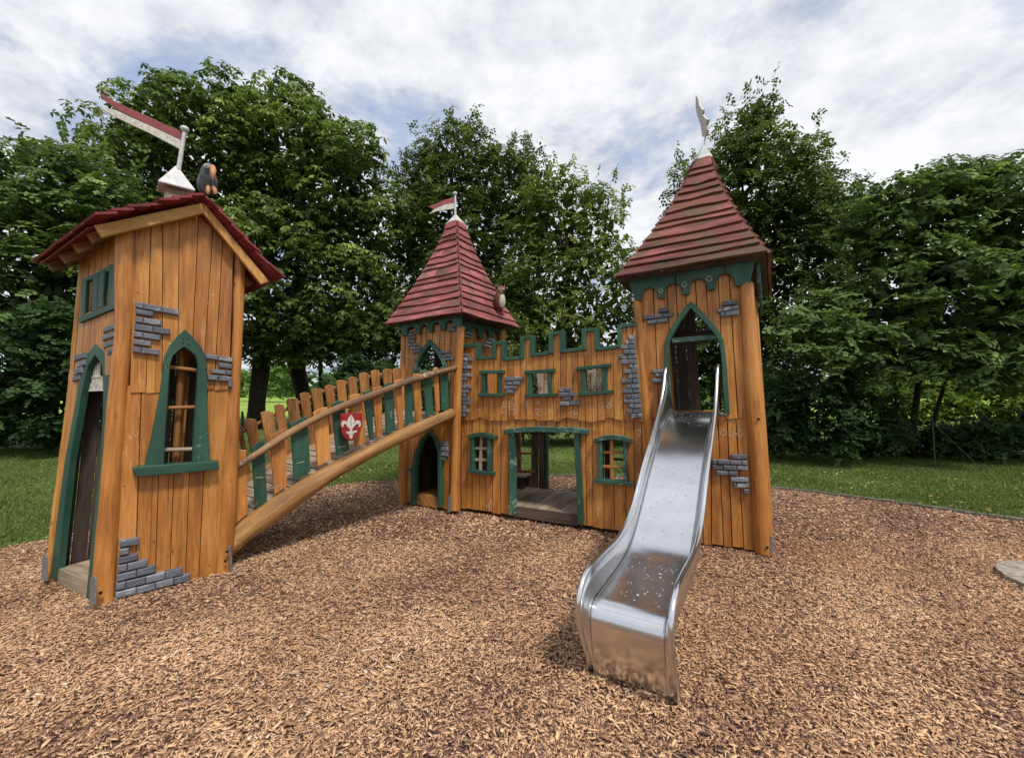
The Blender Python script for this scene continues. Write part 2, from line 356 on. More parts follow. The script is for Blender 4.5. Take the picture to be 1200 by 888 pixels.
def attrcol(name, stops, rough=.7, trans=0.0, spec=.3, extra=None):
    m, N, L, b = newmat(name); a = N.new('ShaderNodeAttribute'); a.attribute_name = 'rnd'
    col = ramp(N, L, a.outputs['Fac'], stops)
    if extra:
        t = N.new('ShaderNodeTexCoord'); n = noise(N, L, t.outputs['Object'], extra[0], 3, .6)
        col = mixc(N, L, ramp(N, L, n, [(.42, (0,0,0,1)), (.6, (1,1,1,1))]), col, mixc(N, L, 1.0, col, extra[1], 'MULTIPLY'))
    L.new(col, b.inputs['Base Color']); b.inputs['Roughness'].default_value = rough; b.inputs['Specular IOR Level'].default_value = spec
    if trans:
        o = [n for n in N if n.type == 'OUTPUT_MATERIAL'][0]; tr = N.new('ShaderNodeBsdfTranslucent'); L.new(mixc(N, L, 1.0, col, (1.15, 1.25, .65, 1), 'MULTIPLY'), tr.inputs[0])
        ms = N.new('ShaderNodeMixShader'); ms.inputs[0].default_value = trans; L.new(b.outputs[0], ms.inputs[1]); L.new(tr.outputs[0], ms.inputs[2]); L.new(ms.outputs[0], o.inputs[0])
    return m
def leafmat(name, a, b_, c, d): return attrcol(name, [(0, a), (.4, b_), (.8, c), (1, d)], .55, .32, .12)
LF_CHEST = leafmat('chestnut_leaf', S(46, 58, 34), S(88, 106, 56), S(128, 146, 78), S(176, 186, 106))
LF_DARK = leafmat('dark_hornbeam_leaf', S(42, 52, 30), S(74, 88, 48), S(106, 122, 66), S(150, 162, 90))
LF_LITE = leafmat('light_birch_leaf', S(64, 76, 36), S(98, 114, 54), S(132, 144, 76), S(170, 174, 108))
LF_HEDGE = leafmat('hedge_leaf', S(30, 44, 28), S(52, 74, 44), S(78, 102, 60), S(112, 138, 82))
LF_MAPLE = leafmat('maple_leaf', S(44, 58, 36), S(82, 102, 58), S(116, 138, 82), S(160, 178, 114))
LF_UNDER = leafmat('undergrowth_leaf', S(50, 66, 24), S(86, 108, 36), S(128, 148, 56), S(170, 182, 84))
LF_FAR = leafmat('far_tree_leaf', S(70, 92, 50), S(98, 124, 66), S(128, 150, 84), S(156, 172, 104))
GRASS = attrcol('grass_blade', [(0, S(66, 76, 40)), (.5, S(98, 116, 58)), (.88, S(128, 142, 80)), (1, S(160, 152, 104))], .6, .2, .25)
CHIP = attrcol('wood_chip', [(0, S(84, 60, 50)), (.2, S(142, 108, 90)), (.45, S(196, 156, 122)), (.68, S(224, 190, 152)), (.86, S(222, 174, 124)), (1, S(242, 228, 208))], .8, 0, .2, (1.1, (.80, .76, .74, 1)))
LITTER = attrcol('fallen_leaf', [(0, S(130, 110, 60)), (.5, S(178, 168, 84)), (1, S(150, 110, 60))], .7)

# ------------------------------------------------------------------ planes of the castle
LTF = Pl(G(135, 702), G(262, 671))
A_top = LTF.hit(148, 285)
C_g = G(60, 681); A_g = G(112, 706)
LTL = Pl(C_g, A_g, A_top - LTF.n * 0.0)
MTF = Pl(G(470, 589), G(533, 602))
perp = lambda pl, o: Pl(o, o - pl.n)
MT_corner = G(540, 604); MTS = perp(MTF, MT_corner)
WF = Pl(G(536, 599), G(729, 628))
RTF = Pl(G(765, 632), G(905, 651))
BN = Pl(G(273, 665) + V((-.03, .10, 0)), G(531, 603)); SPAN = G(470, 587) - G(533, 600); SPAN.z = 0; SPAN *= 0.93

# ================================================================== GROUND
def px_ground(l): return [G(x, y) for x, y in l]
edge = [(-7.4, 3.2), (-5.25, 4.28)] + [(q.x, q.y) for q in px_ground([(60, 631), (380, 571), (470, 562), (640, 558), (760, 560), (905, 572), (1000, 583), (1100, 597), (1200, 611)])] + [(7.3, 4.2), (8.0, 2.6), (8.2, 0.5), (7.4, -2), (4, -4), (-3, -4.5), (-8, -1.5), (-8.6, 1.2)]
def smooth_closed(p, n=6):
    o = []; m = len(p)
    for i in range(m):
        a, b, c, d = [np.array(p[(i + k) % m]) for k in (-1, 0, 1, 2)]
        for k in range(n):
            t = k / n; o.append(tuple(.5 * ((2*b) + (-a + c)*t + (2*a - 5*b + 4*c - d)*t*t + (-a + 3*b - 3*c + d)*t**3)))
    return o
CH = smooth_closed(edge); CHn = np.array(CH)
def inside(x, y, poly=CHn):
    r = np.zeros(len(x), bool); n = len(poly)
    for i in range(n):
        x0, y0 = poly[i]; x1, y1 = poly[(i+1) % n]
        c = ((y0 > y) != (y1 > y)) & (x < (x1 - x0) * (y - y0) / (y1 - y0 + 1e-12) + x0); r ^= c
    return r
def gmat(name, cols, sc, bump):
    m, N, L, b = newmat(name); t = N.new('ShaderNodeTexCoord'); a = noise(N, L, t.outputs['Object'], sc, 8, .65); c = noise(N, L, t.outputs['Object'], sc * .06, 3, .6)
    L.new(ramp(N, L, mathn(N, L, 'ADD', mathn(N, L, 'MULTIPLY', a, .6), mathn(N, L, 'MULTIPLY', c, .4)), cols), b.inputs['Base Color']); b.inputs['Roughness'].default_value = .9; b.inputs['Specular IOR Level'].default_value = .1
    bp = N.new('ShaderNodeBump'); bp.inputs['Strength'].default_value = .6; bp.inputs['Distance'].default_value = bump; L.new(a, bp.inputs['Height']); L.new(bp.outputs[0], b.inputs['Normal']); return m
LAWN = gmat('lawn_soil', [(.35, S(66, 74, 38)), (.5, S(90, 108, 52)), (.65, S(116, 128, 70))], 9, .03)
FIELDM = gmat('field_crop', [(.35, S(104, 132, 56)), (.5, S(134, 160, 72)), (.65, S(160, 180, 92))], 2, .1)
m, N_, L_, b_ = newmat('wood_chip_bed')
t_ = N_.new('ShaderNodeTexCoord'); mp = N_.new('ShaderNodeMapping'); mp.inputs['Scale'].default_value = (34, 60, 30); mp.inputs['Rotation'].default_value = (0, 0, .5)
ns = N_.new('ShaderNodeTexNoise'); ns.inputs['Scale'].default_value = 6
L_.new(t_.outputs['Object'], ns.inputs['Vector']); vm = N_.new('ShaderNodeVectorMath'); vm.operation = 'MULTIPLY_ADD'; vm.inputs[1].default_value = (.1, .1, .1)
L_.new(ns.outputs['Color'], vm.inputs[0]); L_.new(t_.outputs['Object'], vm.inputs[2]); L_.new(vm.outputs[0], mp.inputs[0])
vo = N_.new('ShaderNodeTexVoronoi'); L_.new(mp.outputs[0], vo.inputs['Vector']); vo.inputs['Scale'].default_value = 1
sx = N_.new('ShaderNodeSeparateXYZ'); L_.new(vo.outputs['Color'], sx.inputs[0])
L_.new(ramp(N_, L_, sx.outputs[0], [(.1, S(54, 40, 34)), (.4, S(100, 74, 62)), (.75, S(146, 112, 92)), (1, S(178, 142, 116))]), b_.inputs['Base Color']); b_.inputs['Roughness'].default_value = .9
bp = N_.new('ShaderNodeBump'); bp.inputs['Distance'].default_value = .02; L_.new(vo.outputs['Distance'], bp.inputs['Height']); bp.invert = True; L_.new(bp.outputs[0], b_.inputs['Normal'])
CHIPBED = m
def sheet(name, pts, z, mat, kind='structure'):
    mb = MB(); mb.add([(x, y, z) for x, y in pts], [(x, y) for x, y in pts], [tuple(range(len(pts)))]); return mb.obj(name, mat, kind=kind)
sheet('ground', [(-900, -300), (900, -300), (900, 1500), (-900, 1500)], -0.012, LAWN)
sheet('field', [(-200, 24.5), (120, 24.5), (300, 400), (-500, 400)], -0.006, FIELDM)
# chip bed: gently uneven sheet
gx = np.arange(-9, 9.01, .12); gy = np.arange(-5, 9.01, .12)
def gz(x, y):
    return 0.010 * np.sin(x * 2.1 + np.sin(y * 1.3)) + 0.012 * np.sin(y * 2.6 + 1.2 * np.sin(x * .9)) + .006 * np.sin(x * 5.3 + y * 4.1) - 0.02
mb = MB(); bmx = bmesh.new(); vs_ = [bmx.verts.new((x, y, -0.004)) for x, y in CH]; fc = bmx.faces.new(vs_); bmesh.ops.triangulate(bmx, faces=[fc])
me = bpy.data.meshes.new('chip_bed'); bmx.to_mesh(me); me.materials.append(CHIPBED); o = bpy.data.objects.new('ground_chip_bed', me); COL.objects.link(o); o['kind'] = 'structure'

def facecloud(name, Vx, F4, rnd, mat, parent=None, label=None, cat=None, kind=None, group=None, loc=None, extra_tri=None):
    me = bpy.data.meshes.new(name); nf = len(F4); k = F4.shape[1]
    off = np.array(rootloc(parent)) if parent else (np.array(loc) if loc is not None else np.zeros(3))
    me.vertices.add(len(Vx)); me.vertices.foreach_set('co', (Vx - off).astype(np.float32).ravel())
    me.loops.add(nf * k); me.loops.foreach_set('vertex_index', F4.astype(np.int32).ravel())
    me.polygons.add(nf); me.polygons.foreach_set('loop_start', np.arange(0, nf * k, k, dtype=np.int32))
    me.update(calc_edges=True)
    a = me.attributes.new('rnd', 'FLOAT', 'FACE'); a.data.foreach_set('value', rnd.astype(np.float32))
    me.materials.append(mat); o = bpy.data.objects.new(name, me); COL.objects.link(o)
    if parent: o.parent = parent
    elif loc is not None: o.location = loc
    for kk, vv in (('label', label), ('category', cat), ('kind', kind), ('group', group)):
        if vv: o[kk] = vv
    return o
def unit(a): return a / np.maximum(np.linalg.norm(a, axis=1, keepdims=True), 1e-9)
# wood chips: solid flakes near, thin flakes further off
def chips():
    def pt(x, y):   # pale and dark patches, and a darker tone towards the castle
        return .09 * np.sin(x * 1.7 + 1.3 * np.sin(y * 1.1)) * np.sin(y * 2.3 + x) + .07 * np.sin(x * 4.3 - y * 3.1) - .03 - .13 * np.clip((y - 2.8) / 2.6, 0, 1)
    VV = []; FF = []; RR = []; base = 0
    def pts(y0, y1, dens, pad):
        xm = y1 * 1.25 + pad; n = int(2 * xm * (y1 - y0) * dens); x = RNG.uniform(-xm, xm, n); y = RNG.uniform(y0, y1, n)
        k = (np.abs(x) < y * 1.25 + pad) & inside(x + RNG.normal(0, .05, n), y + RNG.normal(0, .05, n)); return x[k], y[k]
    for (y0, y1, dens, solid) in ((1.7, 3.1, 7400, 1), (3.1, 4.5, 4700, 1), (4.5, 7.9, 3600, 0)):
        x, y = pts(y0, y1, dens, .5); n = len(x)
        Ln = np.clip(.0112 * np.exp(RNG.normal(0, .42, n)), .0035, .036); Wd = Ln * RNG.uniform(.26, .62, n); th = RNG.uniform(.0008, .0028, n)
        if y0 > 4: Ln *= .95; Wd *= 1.0
        yaw = RNG.uniform(0, 2 * np.pi, n); ti = RNG.normal(0, .24, n); t2 = RNG.normal(0, .3, n)
        T = np.stack([np.cos(yaw) * np.cos(ti), np.sin(yaw) * np.cos(ti), np.sin(ti)], 1)
        B = unit(np.stack([-np.sin(yaw), np.cos(yaw), np.tan(np.clip(t2, -1.1, 1.1))], 1)); B = unit(B - T * np.sum(B * T, 1, keepdims=True)); Nn = np.cross(T, B)
        P = np.stack([x, y, RNG.uniform(-.002, .016, n)], 1)
        sh = [(-1, -.55), (-.35, -1), (.8, -.9), (1, .2), (.3, 1), (-.75, .8)]
        if solid:
            c6 = [P + T * (Ln * a * RNG.uniform(.8, 1.1, n))[:, None] + B * (Wd * b * RNG.uniform(.7, 1.1, n))[:, None] + Nn * th[:, None] for a, b in sh[:5]]
            c7 = [q - Nn * (2 * th)[:, None] for q in c6]
            vs = np.stack(c6 + c7, 1).reshape(-1, 3); idx = np.arange(n)[:, None] * 10
            f = [(0, 1, 2, 3), (0, 3, 4, 4), (0, 5, 6, 1), (1, 6, 7, 2), (2, 7, 8, 3), (3, 8, 9, 4), (4, 9, 5, 0)]
            f[1] = None
            fs = [np.array([(0, 1, 2, 3)]), np.array([(0, 5, 6, 1)]), np.array([(1, 6, 7, 2)]), np.array([(2, 7, 8, 3)]), np.array([(3, 8, 5, 0)])]
            fa = np.concatenate([idx + q for q in fs], 0)
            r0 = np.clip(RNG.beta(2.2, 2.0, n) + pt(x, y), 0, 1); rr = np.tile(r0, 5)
        else:
            c6 = [P + T * (Ln * a)[:, None] + B * (Wd * b * RNG.uniform(.7, 1.1, n))[:, None] for a, b in ((-1, -.6), (.7, -1), (1, .5), (-.7, 1))]
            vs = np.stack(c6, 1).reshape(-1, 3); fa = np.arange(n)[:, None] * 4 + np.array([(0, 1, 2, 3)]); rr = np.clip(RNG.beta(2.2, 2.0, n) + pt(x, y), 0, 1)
        VV.append(vs); FF.append(fa + base); RR.append(rr); base += len(vs)
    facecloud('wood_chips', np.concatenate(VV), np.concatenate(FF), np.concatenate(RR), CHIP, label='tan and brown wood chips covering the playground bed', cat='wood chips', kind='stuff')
chips()
def grass():
    VV = []; RR = []
    for (y0, y1, x0, x1, dens) in ((3.2, 6.2, -9, -4.4, 5200), (6.2, 11.8, -15, -5, 2000), (6.5, 9.5, -5, 3, 2600), (9.5, 14, -9, 7, 900), (4.2, 6.6, 4.2, 10, 4200), (6.3, 10.6, 3, 14, 2300)):
        n = int((y1 - y0) * (x1 - x0) * dens); x = RNG.uniform(x0, x1, n); y = RNG.uniform(y0, y1, n); k = ~inside(x, y) & (np.abs(x) < y * 1.4 + .5)
        x, y = x[k], y[k]; n = len(x); h = RNG.uniform(.015, .05, n) * (1 + .5 * np.sin(x * 3.1 + y) * np.sin(y * 2.3)); wd = RNG.uniform(.003, .006, n) * (1 + y0 / 14)
        a = RNG.uniform(0, 6.283, n); l = RNG.normal(0, .5, (n, 2)) * h[:, None]
        P = np.stack([x, y, np.full(n, -.012)], 1); D = np.stack([np.cos(a) * wd, np.sin(a) * wd, np.zeros(n)], 1)
        VV.append(np.stack([P - D, P + D, P + np.stack([l[:, 0], l[:, 1], h], 1)], 1).reshape(-1, 3)); RR.append(RNG.beta(2, 2, n))
    v = np.concatenate(VV); facecloud('grass', v, np.arange(len(v)).reshape(-1, 3), np.concatenate(RR), GRASS, label='short green lawn grass around the wood chip bed', cat='grass', kind='stuff')
grass()
def litter():
    n = 450; x = np.concatenate([RNG.normal(5.4, 1.8, n), RNG.uniform(-5, 2, 500)]); y = np.concatenate([RNG.uniform(5.4, 8.6, n), RNG.uniform(7, 9, 500)]); k = ~inside(x, y); x, y = x[k], y[k]; n = len(x)
    a = RNG.uniform(0, 6.28, n); s = RNG.uniform(.012, .03, n); P = np.stack([x, y, RNG.uniform(.01, .035, n)], 1); T = np.stack([np.cos(a), np.sin(a), RNG.normal(0, .3, n)], 1) * s[:, None]; B = np.stack([-np.sin(a), np.cos(a), RNG.normal(0, .3, n)], 1) * s[:, None] * .6
    v = np.stack([P - T, P + B, P + T, P - B], 1).reshape(-1, 3); facecloud('fallen_leaves', v, np.arange(len(v)).reshape(-1, 4), RNG.random(n), LITTER, label='yellowed fallen leaves scattered on the lawn under the trees', cat='leaf litter', kind='stuff')
litter()
# kerb of stone strips round the bed
kb = thing('bed_kerb', 'low weathered grey edging strips between wood chips and lawn', 'kerb', (0.5, 7.8, 0))
cum = []; pr = None
for i in range(len(CH)):
    a = V(CH[i] + (0,)); b = V(CH[(i+1) % len(CH)] + (0,))
    if a.y < -1 or a.x < .2: continue
    d = b - a
    if d.length < .05: continue
    t = d.normalized(); nn = V((t.y, -t.x, 0)); off = V((0, 0, random.uniform(-.006, .006)))
    ns_ = max(1, round(d.length / .55))
    for k in range(ns_):
        p = a + d * ((k + .5) / ns_) + off; hl = d.length / ns_ / 2 - .004
        MB().box(p + V((0, 0, .004)), t * hl, nn * .035, V((0, 0, .03 + random.uniform(-.005, .005)))).obj('edging_strip', EDGING, kb)

# ================================================================== TREES
def lobeleaves(c, r, n, Ls, Ws, droop=.35, sq=.7):
    d = unit(RNG.normal(0, 1, (n, 3)) + np.array([0, -.25, .35])); rad = r * RNG.uniform(.55, 1.08, n) ** .7
    P = c + d * rad[:, None] * np.array([1, 1, sq]); Nn = unit(d * .55 + np.array([0, -.05, 1.0]) + RNG.normal(0, .33, (n, 3)))
    return P, Nn
def leafquads(P, Nn, Ls, Ws):
    n = len(P); R = unit(RNG.normal(0, 1, (n, 3)) + np.array([0, 0, -.5])); T = unit(R - Nn * np.sum(R * Nn, 1, keepdims=True)); B = np.cross(Nn, T)
    l = (Ls * RNG.uniform(.6, 1.15, n))[:, None] * .5; w = (Ws * RNG.uniform(.7, 1.15, n))[:, None] * .5
    return np.stack([P - T * l, P + B * w - T * l * .1 + Nn * w * .25, P + T * l - Nn * l * .25, P - B * w - T * l * .1 + Nn * w * .25], 1).reshape(-1, 3)
def sprays(P, Nn, rn, Ls, Ws, mode):
    m_ = 6 if mode == 'palm' else 7
    k = RNG.permutation(len(P))[:max(1, len(P) // m_)]; P, Nn, rn = P[k], Nn[k], rn[k]; n = len(P)
    R_ = unit(RNG.normal(0, 1, (n, 3)) + np.array([0, 0, -.4])); T = unit(R_ - Nn * np.sum(R_ * Nn, 1, keepdims=True)); B = np.cross(Nn, T); VV = []; RR = []
    for j in range(m_):
        if mode == 'palm':
            a = 2 * np.pi * j / m_ + RNG.normal(0, .18, n); D = unit(T * np.cos(a)[:, None] + B * np.sin(a)[:, None] - Nn * RNG.uniform(.15, .75, n)[:, None]); base = P
        else:
            sd_ = 1 if j % 2 else -1; a = sd_ * (.75 + RNG.normal(0, .2, n)); 
            if j == m_ - 1: a = RNG.normal(0, .2, n)
            D = unit(T * np.cos(a)[:, None] + B * np.sin(a)[:, None] - Nn * RNG.uniform(-.05, .4, n)[:, None]); base = P + T * ((j / m_ - .5) * Ls * 2.6) - Nn * ((j / m_) ** 2 * Ls * .5)
        l = (Ls * RNG.uniform(.7, 1.1, n))[:, None]; w = (Ws * RNG.uniform(.8, 1.15, n))[:, None] * .5; S_ = unit(np.cross(Nn, D)); base = base + RNG.normal(0, Ls * .06, (n, 3))
        VV.append(np.stack([base, base + D * l * .58 + S_ * w, base + D * l - Nn * l * .12, base + D * l * .58 - S_ * w], 1)); RR.append(rn + RNG.normal(0, .05, n))
    return np.concatenate(VV).reshape(-1, 3), np.clip(np.concatenate(RR), 0, 1)
def tree(name, label, cat, Y, trunk, ells, mat, Ls, Ws, dens=1.0, lobe=1.0, bark=TRUNK, seed=1, limbs=True, palm=False, gaps=0.0, bottom=None, group=None, sq=.7, spiky=0.0, core=True):
    """trunk: [(x,y_px,r)...] from the ground up or None; ells: (cx,cy,rx,ry[,dY]) outline ellipses in the photograph at distance Y"""
    global RNG
    RNG = np.random.default_rng(seed); random.seed(seed)
    if trunk: b0 = at(trunk[0][0], trunk[0][1], Y)
    else: b0 = at(ells[0][0], 500, Y)
    t = thing(name, label, cat, (b0.x, b0.y, 0), group)
    E = []
    for e in ells:
        YY = Y + (e[4] if len(e) > 4 else 0); c = at(e[0], e[1], YY); sh_r = lambda q: max(q / FPX * YY - .34 * lobe, q / FPX * YY * .45); E.append((np.array(c), np.array([sh_r(e[2]), sh_r(min(e[2], e[3])) * .95, sh_r(e[3])])))
    PP = []; NN = []; CP = []; RC = []
    for c, r in E:
        area = 4 * np.pi * ((r[0]*r[2])**1.6 / 3 + (r[0]*r[1])**1.6 / 3 + (r[1]*r[2])**1.6 / 3) ** (1 / 1.6)
        lr = lobe; nl = max(5, int(area / (lr * lr) * .95)); i = np.arange(nl); ph = np.arccos(1 - 2 * (i + .5) / nl); th = np.pi * (1 + 5 ** .5) * i
        d = unit(np.stack([np.cos(th) * np.sin(ph), np.sin(th) * np.sin(ph), np.cos(ph)], 1) + RNG.normal(0, .22, (nl, 3)))
        for dd in d:
            if dd[1] > .45 and RNG.random() < .6: continue
            if RNG.random() < gaps: continue
            q = c + dd * r * RNG.uniform(.72, 1.0)
            if any(np.sum(((q - c2) / (r2 * .72)) ** 2) < 1 for c2, r2 in E if c2 is not c): continue
            if q[2] < .3: q[2] = .3 + RNG.random() * .3
            s = lr * RNG.uniform(.55, 1.05); n = int(dens * 4.2 * s * s * 1.3 / (Ls * Ws * .5) * .50); lr_c = RNG.normal(0, .10) + (.10 if dd[2] > .3 else 0)  # upper lobes get lighter leaves: light on the tops put into the colour
            if dd[1] > .3: n = n // 2
            P, Nn = lobeleaves(q, s, max(n, 8), Ls, Ws, sq=sq); PP.append(P); NN.append(Nn); RC.append(np.full(len(P), lr_c))
            if spiky and dd[2] > .1 and RNG.random() < spiky:   # shoots breaking the outline
                ax = unit((dd * np.array([.6, .6, 1]) + np.array([0, 0, .9]))[None])[0]; nn_ = int(34 * dens); tt = RNG.random(nn_); ln = lr * RNG.uniform(.9, 1.7)
                P = q + ax * (s * .5 + tt * ln)[:, None] + RNG.normal(0, .09 * lr, (nn_, 3)) * (1.3 - tt)[:, None]; PP.append(P); NN.append(unit(RNG.normal(0, .6, (nn_, 3)) + np.array([0, -.2, .6]))); RC.append(np.full(nn_, .15))
        if core:
            nc = int(area / (Ls * Ws) * .20 * dens); d2 = unit(RNG.normal(0, 1, (nc, 3))); CP.append((c + d2 * r * RNG.uniform(.35, .82, nc)[:, None]))
    P = np.concatenate(PP); Nn = np.concatenate(NN); rc_ = np.concatenate(RC)
    if bottom is not None: k = P[:, 2] > bottom + RNG.normal(0, .25, len(P)); P, Nn, rc_ = P[k], Nn[k], rc_[k]
    k = P[:, 2] > .02; P, Nn, rc_ = P[k], Nn[k], rc_[k]
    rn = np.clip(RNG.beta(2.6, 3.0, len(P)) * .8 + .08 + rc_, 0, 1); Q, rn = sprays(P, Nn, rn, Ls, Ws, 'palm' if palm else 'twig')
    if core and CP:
        C = np.concatenate(CP); C = C[C[:, 2] > (bottom + .3 if bottom is not None else .05)]; Q2 = leafquads(C, unit(RNG.normal(0, 1, (len(C), 3))), Ls * 2.2, Ws * 2.4); Q = np.concatenate([Q, Q2]); rn = np.concatenate([rn, RNG.random(len(C)) * .25])  # core leaves kept dark: shade inside the crown put into their colour
    facecloud('crown', Q, np.arange(len(Q)).reshape(-1, 4), rn, mat, t)
    if trunk:
        pts = [at(x, y, Y) for x, y, r in trunk]; rad = [r for x, y, r in trunk]
        pts[0].z = min(pts[0].z, -.02)
        m = MB(); m.tube(pts, rad, 12, lump=.06); m.obj('trunk', bark, t)
        if limbs:
            top = pts[-1]
            for c, r in E:
                for k in range(3):
                    e_ = V(c) + V((RNG.uniform(-.6, .6) * r[0], RNG.uniform(-.5, .5) * r[1], RNG.uniform(-.3, .6) * r[2])); s0 = pts[-2].lerp(top, RNG.uniform(.2, 1)); md = s0.lerp(e_, .5) + V((0, 0, .4))
                    MB().tube([s0, md, e_], [rad[-1] * .6, rad[-1] * .4, rad[-1] * .15], 6).obj('limb', bark, t)
    return t
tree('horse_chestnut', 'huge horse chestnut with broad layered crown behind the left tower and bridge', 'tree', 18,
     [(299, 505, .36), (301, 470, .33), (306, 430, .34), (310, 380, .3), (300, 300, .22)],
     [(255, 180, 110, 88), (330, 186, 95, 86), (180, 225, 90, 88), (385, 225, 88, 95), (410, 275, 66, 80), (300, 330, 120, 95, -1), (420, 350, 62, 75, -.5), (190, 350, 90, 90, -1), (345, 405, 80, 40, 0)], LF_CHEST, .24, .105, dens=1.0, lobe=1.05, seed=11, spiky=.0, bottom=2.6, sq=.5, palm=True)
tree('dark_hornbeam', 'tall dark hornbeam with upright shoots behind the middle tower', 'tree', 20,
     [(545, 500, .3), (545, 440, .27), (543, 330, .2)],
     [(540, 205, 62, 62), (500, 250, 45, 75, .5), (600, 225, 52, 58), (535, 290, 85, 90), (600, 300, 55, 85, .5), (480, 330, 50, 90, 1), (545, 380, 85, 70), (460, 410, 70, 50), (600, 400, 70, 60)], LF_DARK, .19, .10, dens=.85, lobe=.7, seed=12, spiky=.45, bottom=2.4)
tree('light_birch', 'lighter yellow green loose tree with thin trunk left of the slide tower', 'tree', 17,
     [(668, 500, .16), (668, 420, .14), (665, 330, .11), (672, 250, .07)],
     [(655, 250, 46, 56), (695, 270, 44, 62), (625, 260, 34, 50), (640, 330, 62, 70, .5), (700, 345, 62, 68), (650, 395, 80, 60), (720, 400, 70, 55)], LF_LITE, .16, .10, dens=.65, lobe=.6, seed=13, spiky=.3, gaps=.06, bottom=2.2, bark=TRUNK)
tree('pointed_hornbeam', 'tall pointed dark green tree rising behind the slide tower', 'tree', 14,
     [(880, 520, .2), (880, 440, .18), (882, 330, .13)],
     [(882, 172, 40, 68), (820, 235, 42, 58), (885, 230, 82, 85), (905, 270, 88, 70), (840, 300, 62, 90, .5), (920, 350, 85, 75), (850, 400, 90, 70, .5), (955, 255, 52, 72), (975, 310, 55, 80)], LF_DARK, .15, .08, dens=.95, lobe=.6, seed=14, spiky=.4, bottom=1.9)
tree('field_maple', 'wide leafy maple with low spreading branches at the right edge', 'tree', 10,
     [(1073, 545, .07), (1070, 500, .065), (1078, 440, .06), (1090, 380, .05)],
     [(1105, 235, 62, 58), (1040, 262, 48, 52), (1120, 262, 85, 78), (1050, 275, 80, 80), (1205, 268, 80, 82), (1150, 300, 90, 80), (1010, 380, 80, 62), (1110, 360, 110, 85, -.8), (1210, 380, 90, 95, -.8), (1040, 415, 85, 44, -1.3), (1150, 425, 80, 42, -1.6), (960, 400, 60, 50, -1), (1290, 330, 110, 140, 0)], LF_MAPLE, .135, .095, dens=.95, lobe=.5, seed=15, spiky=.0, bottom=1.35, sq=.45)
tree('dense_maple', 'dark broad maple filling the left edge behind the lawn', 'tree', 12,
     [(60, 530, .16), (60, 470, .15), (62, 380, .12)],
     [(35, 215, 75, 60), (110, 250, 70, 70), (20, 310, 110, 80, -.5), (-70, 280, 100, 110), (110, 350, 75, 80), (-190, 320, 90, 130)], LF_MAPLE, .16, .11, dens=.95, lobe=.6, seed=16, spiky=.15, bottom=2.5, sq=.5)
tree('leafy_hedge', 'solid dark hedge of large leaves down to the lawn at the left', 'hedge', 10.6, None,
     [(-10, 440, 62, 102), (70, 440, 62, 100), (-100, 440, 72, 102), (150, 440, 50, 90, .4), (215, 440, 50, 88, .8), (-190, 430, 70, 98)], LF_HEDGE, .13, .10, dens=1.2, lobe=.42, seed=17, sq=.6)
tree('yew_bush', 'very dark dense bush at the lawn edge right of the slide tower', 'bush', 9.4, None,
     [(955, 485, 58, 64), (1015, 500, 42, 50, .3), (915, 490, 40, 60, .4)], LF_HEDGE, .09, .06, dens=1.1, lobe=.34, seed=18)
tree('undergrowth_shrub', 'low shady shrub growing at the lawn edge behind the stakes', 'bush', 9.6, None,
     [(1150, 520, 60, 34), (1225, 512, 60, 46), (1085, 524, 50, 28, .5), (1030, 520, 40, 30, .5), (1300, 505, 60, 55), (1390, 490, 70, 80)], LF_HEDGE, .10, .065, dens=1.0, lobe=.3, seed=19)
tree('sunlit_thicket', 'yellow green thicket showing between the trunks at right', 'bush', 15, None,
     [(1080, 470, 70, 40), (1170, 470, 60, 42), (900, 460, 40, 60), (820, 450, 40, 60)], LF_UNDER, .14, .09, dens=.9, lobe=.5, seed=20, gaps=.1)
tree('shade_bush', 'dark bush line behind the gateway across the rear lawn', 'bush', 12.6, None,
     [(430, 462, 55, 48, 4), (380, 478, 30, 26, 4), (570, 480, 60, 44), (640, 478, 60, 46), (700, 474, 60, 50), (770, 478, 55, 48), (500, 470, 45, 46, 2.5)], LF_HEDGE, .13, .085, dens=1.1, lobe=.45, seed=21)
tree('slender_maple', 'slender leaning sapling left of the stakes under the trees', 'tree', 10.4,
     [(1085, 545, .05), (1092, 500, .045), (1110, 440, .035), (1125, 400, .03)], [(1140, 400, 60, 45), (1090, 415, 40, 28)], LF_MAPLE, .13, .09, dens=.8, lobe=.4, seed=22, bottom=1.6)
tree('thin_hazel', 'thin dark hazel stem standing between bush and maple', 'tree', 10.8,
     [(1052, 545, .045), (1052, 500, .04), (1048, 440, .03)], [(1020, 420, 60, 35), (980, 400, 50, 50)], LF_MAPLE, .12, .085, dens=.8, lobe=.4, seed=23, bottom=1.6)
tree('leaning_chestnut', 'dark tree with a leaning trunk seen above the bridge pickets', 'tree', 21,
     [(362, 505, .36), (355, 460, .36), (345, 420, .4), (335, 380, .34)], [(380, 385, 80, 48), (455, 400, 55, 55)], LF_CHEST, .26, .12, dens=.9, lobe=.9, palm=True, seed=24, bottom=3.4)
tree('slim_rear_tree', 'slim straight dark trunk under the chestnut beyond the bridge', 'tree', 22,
     [(376, 500, .13), (376, 450, .12), (375, 400, .1)], [(400, 395, 50, 38)], LF_DARK, .2, .12, dens=.9, lobe=.8, seed=25, bottom=3.0)
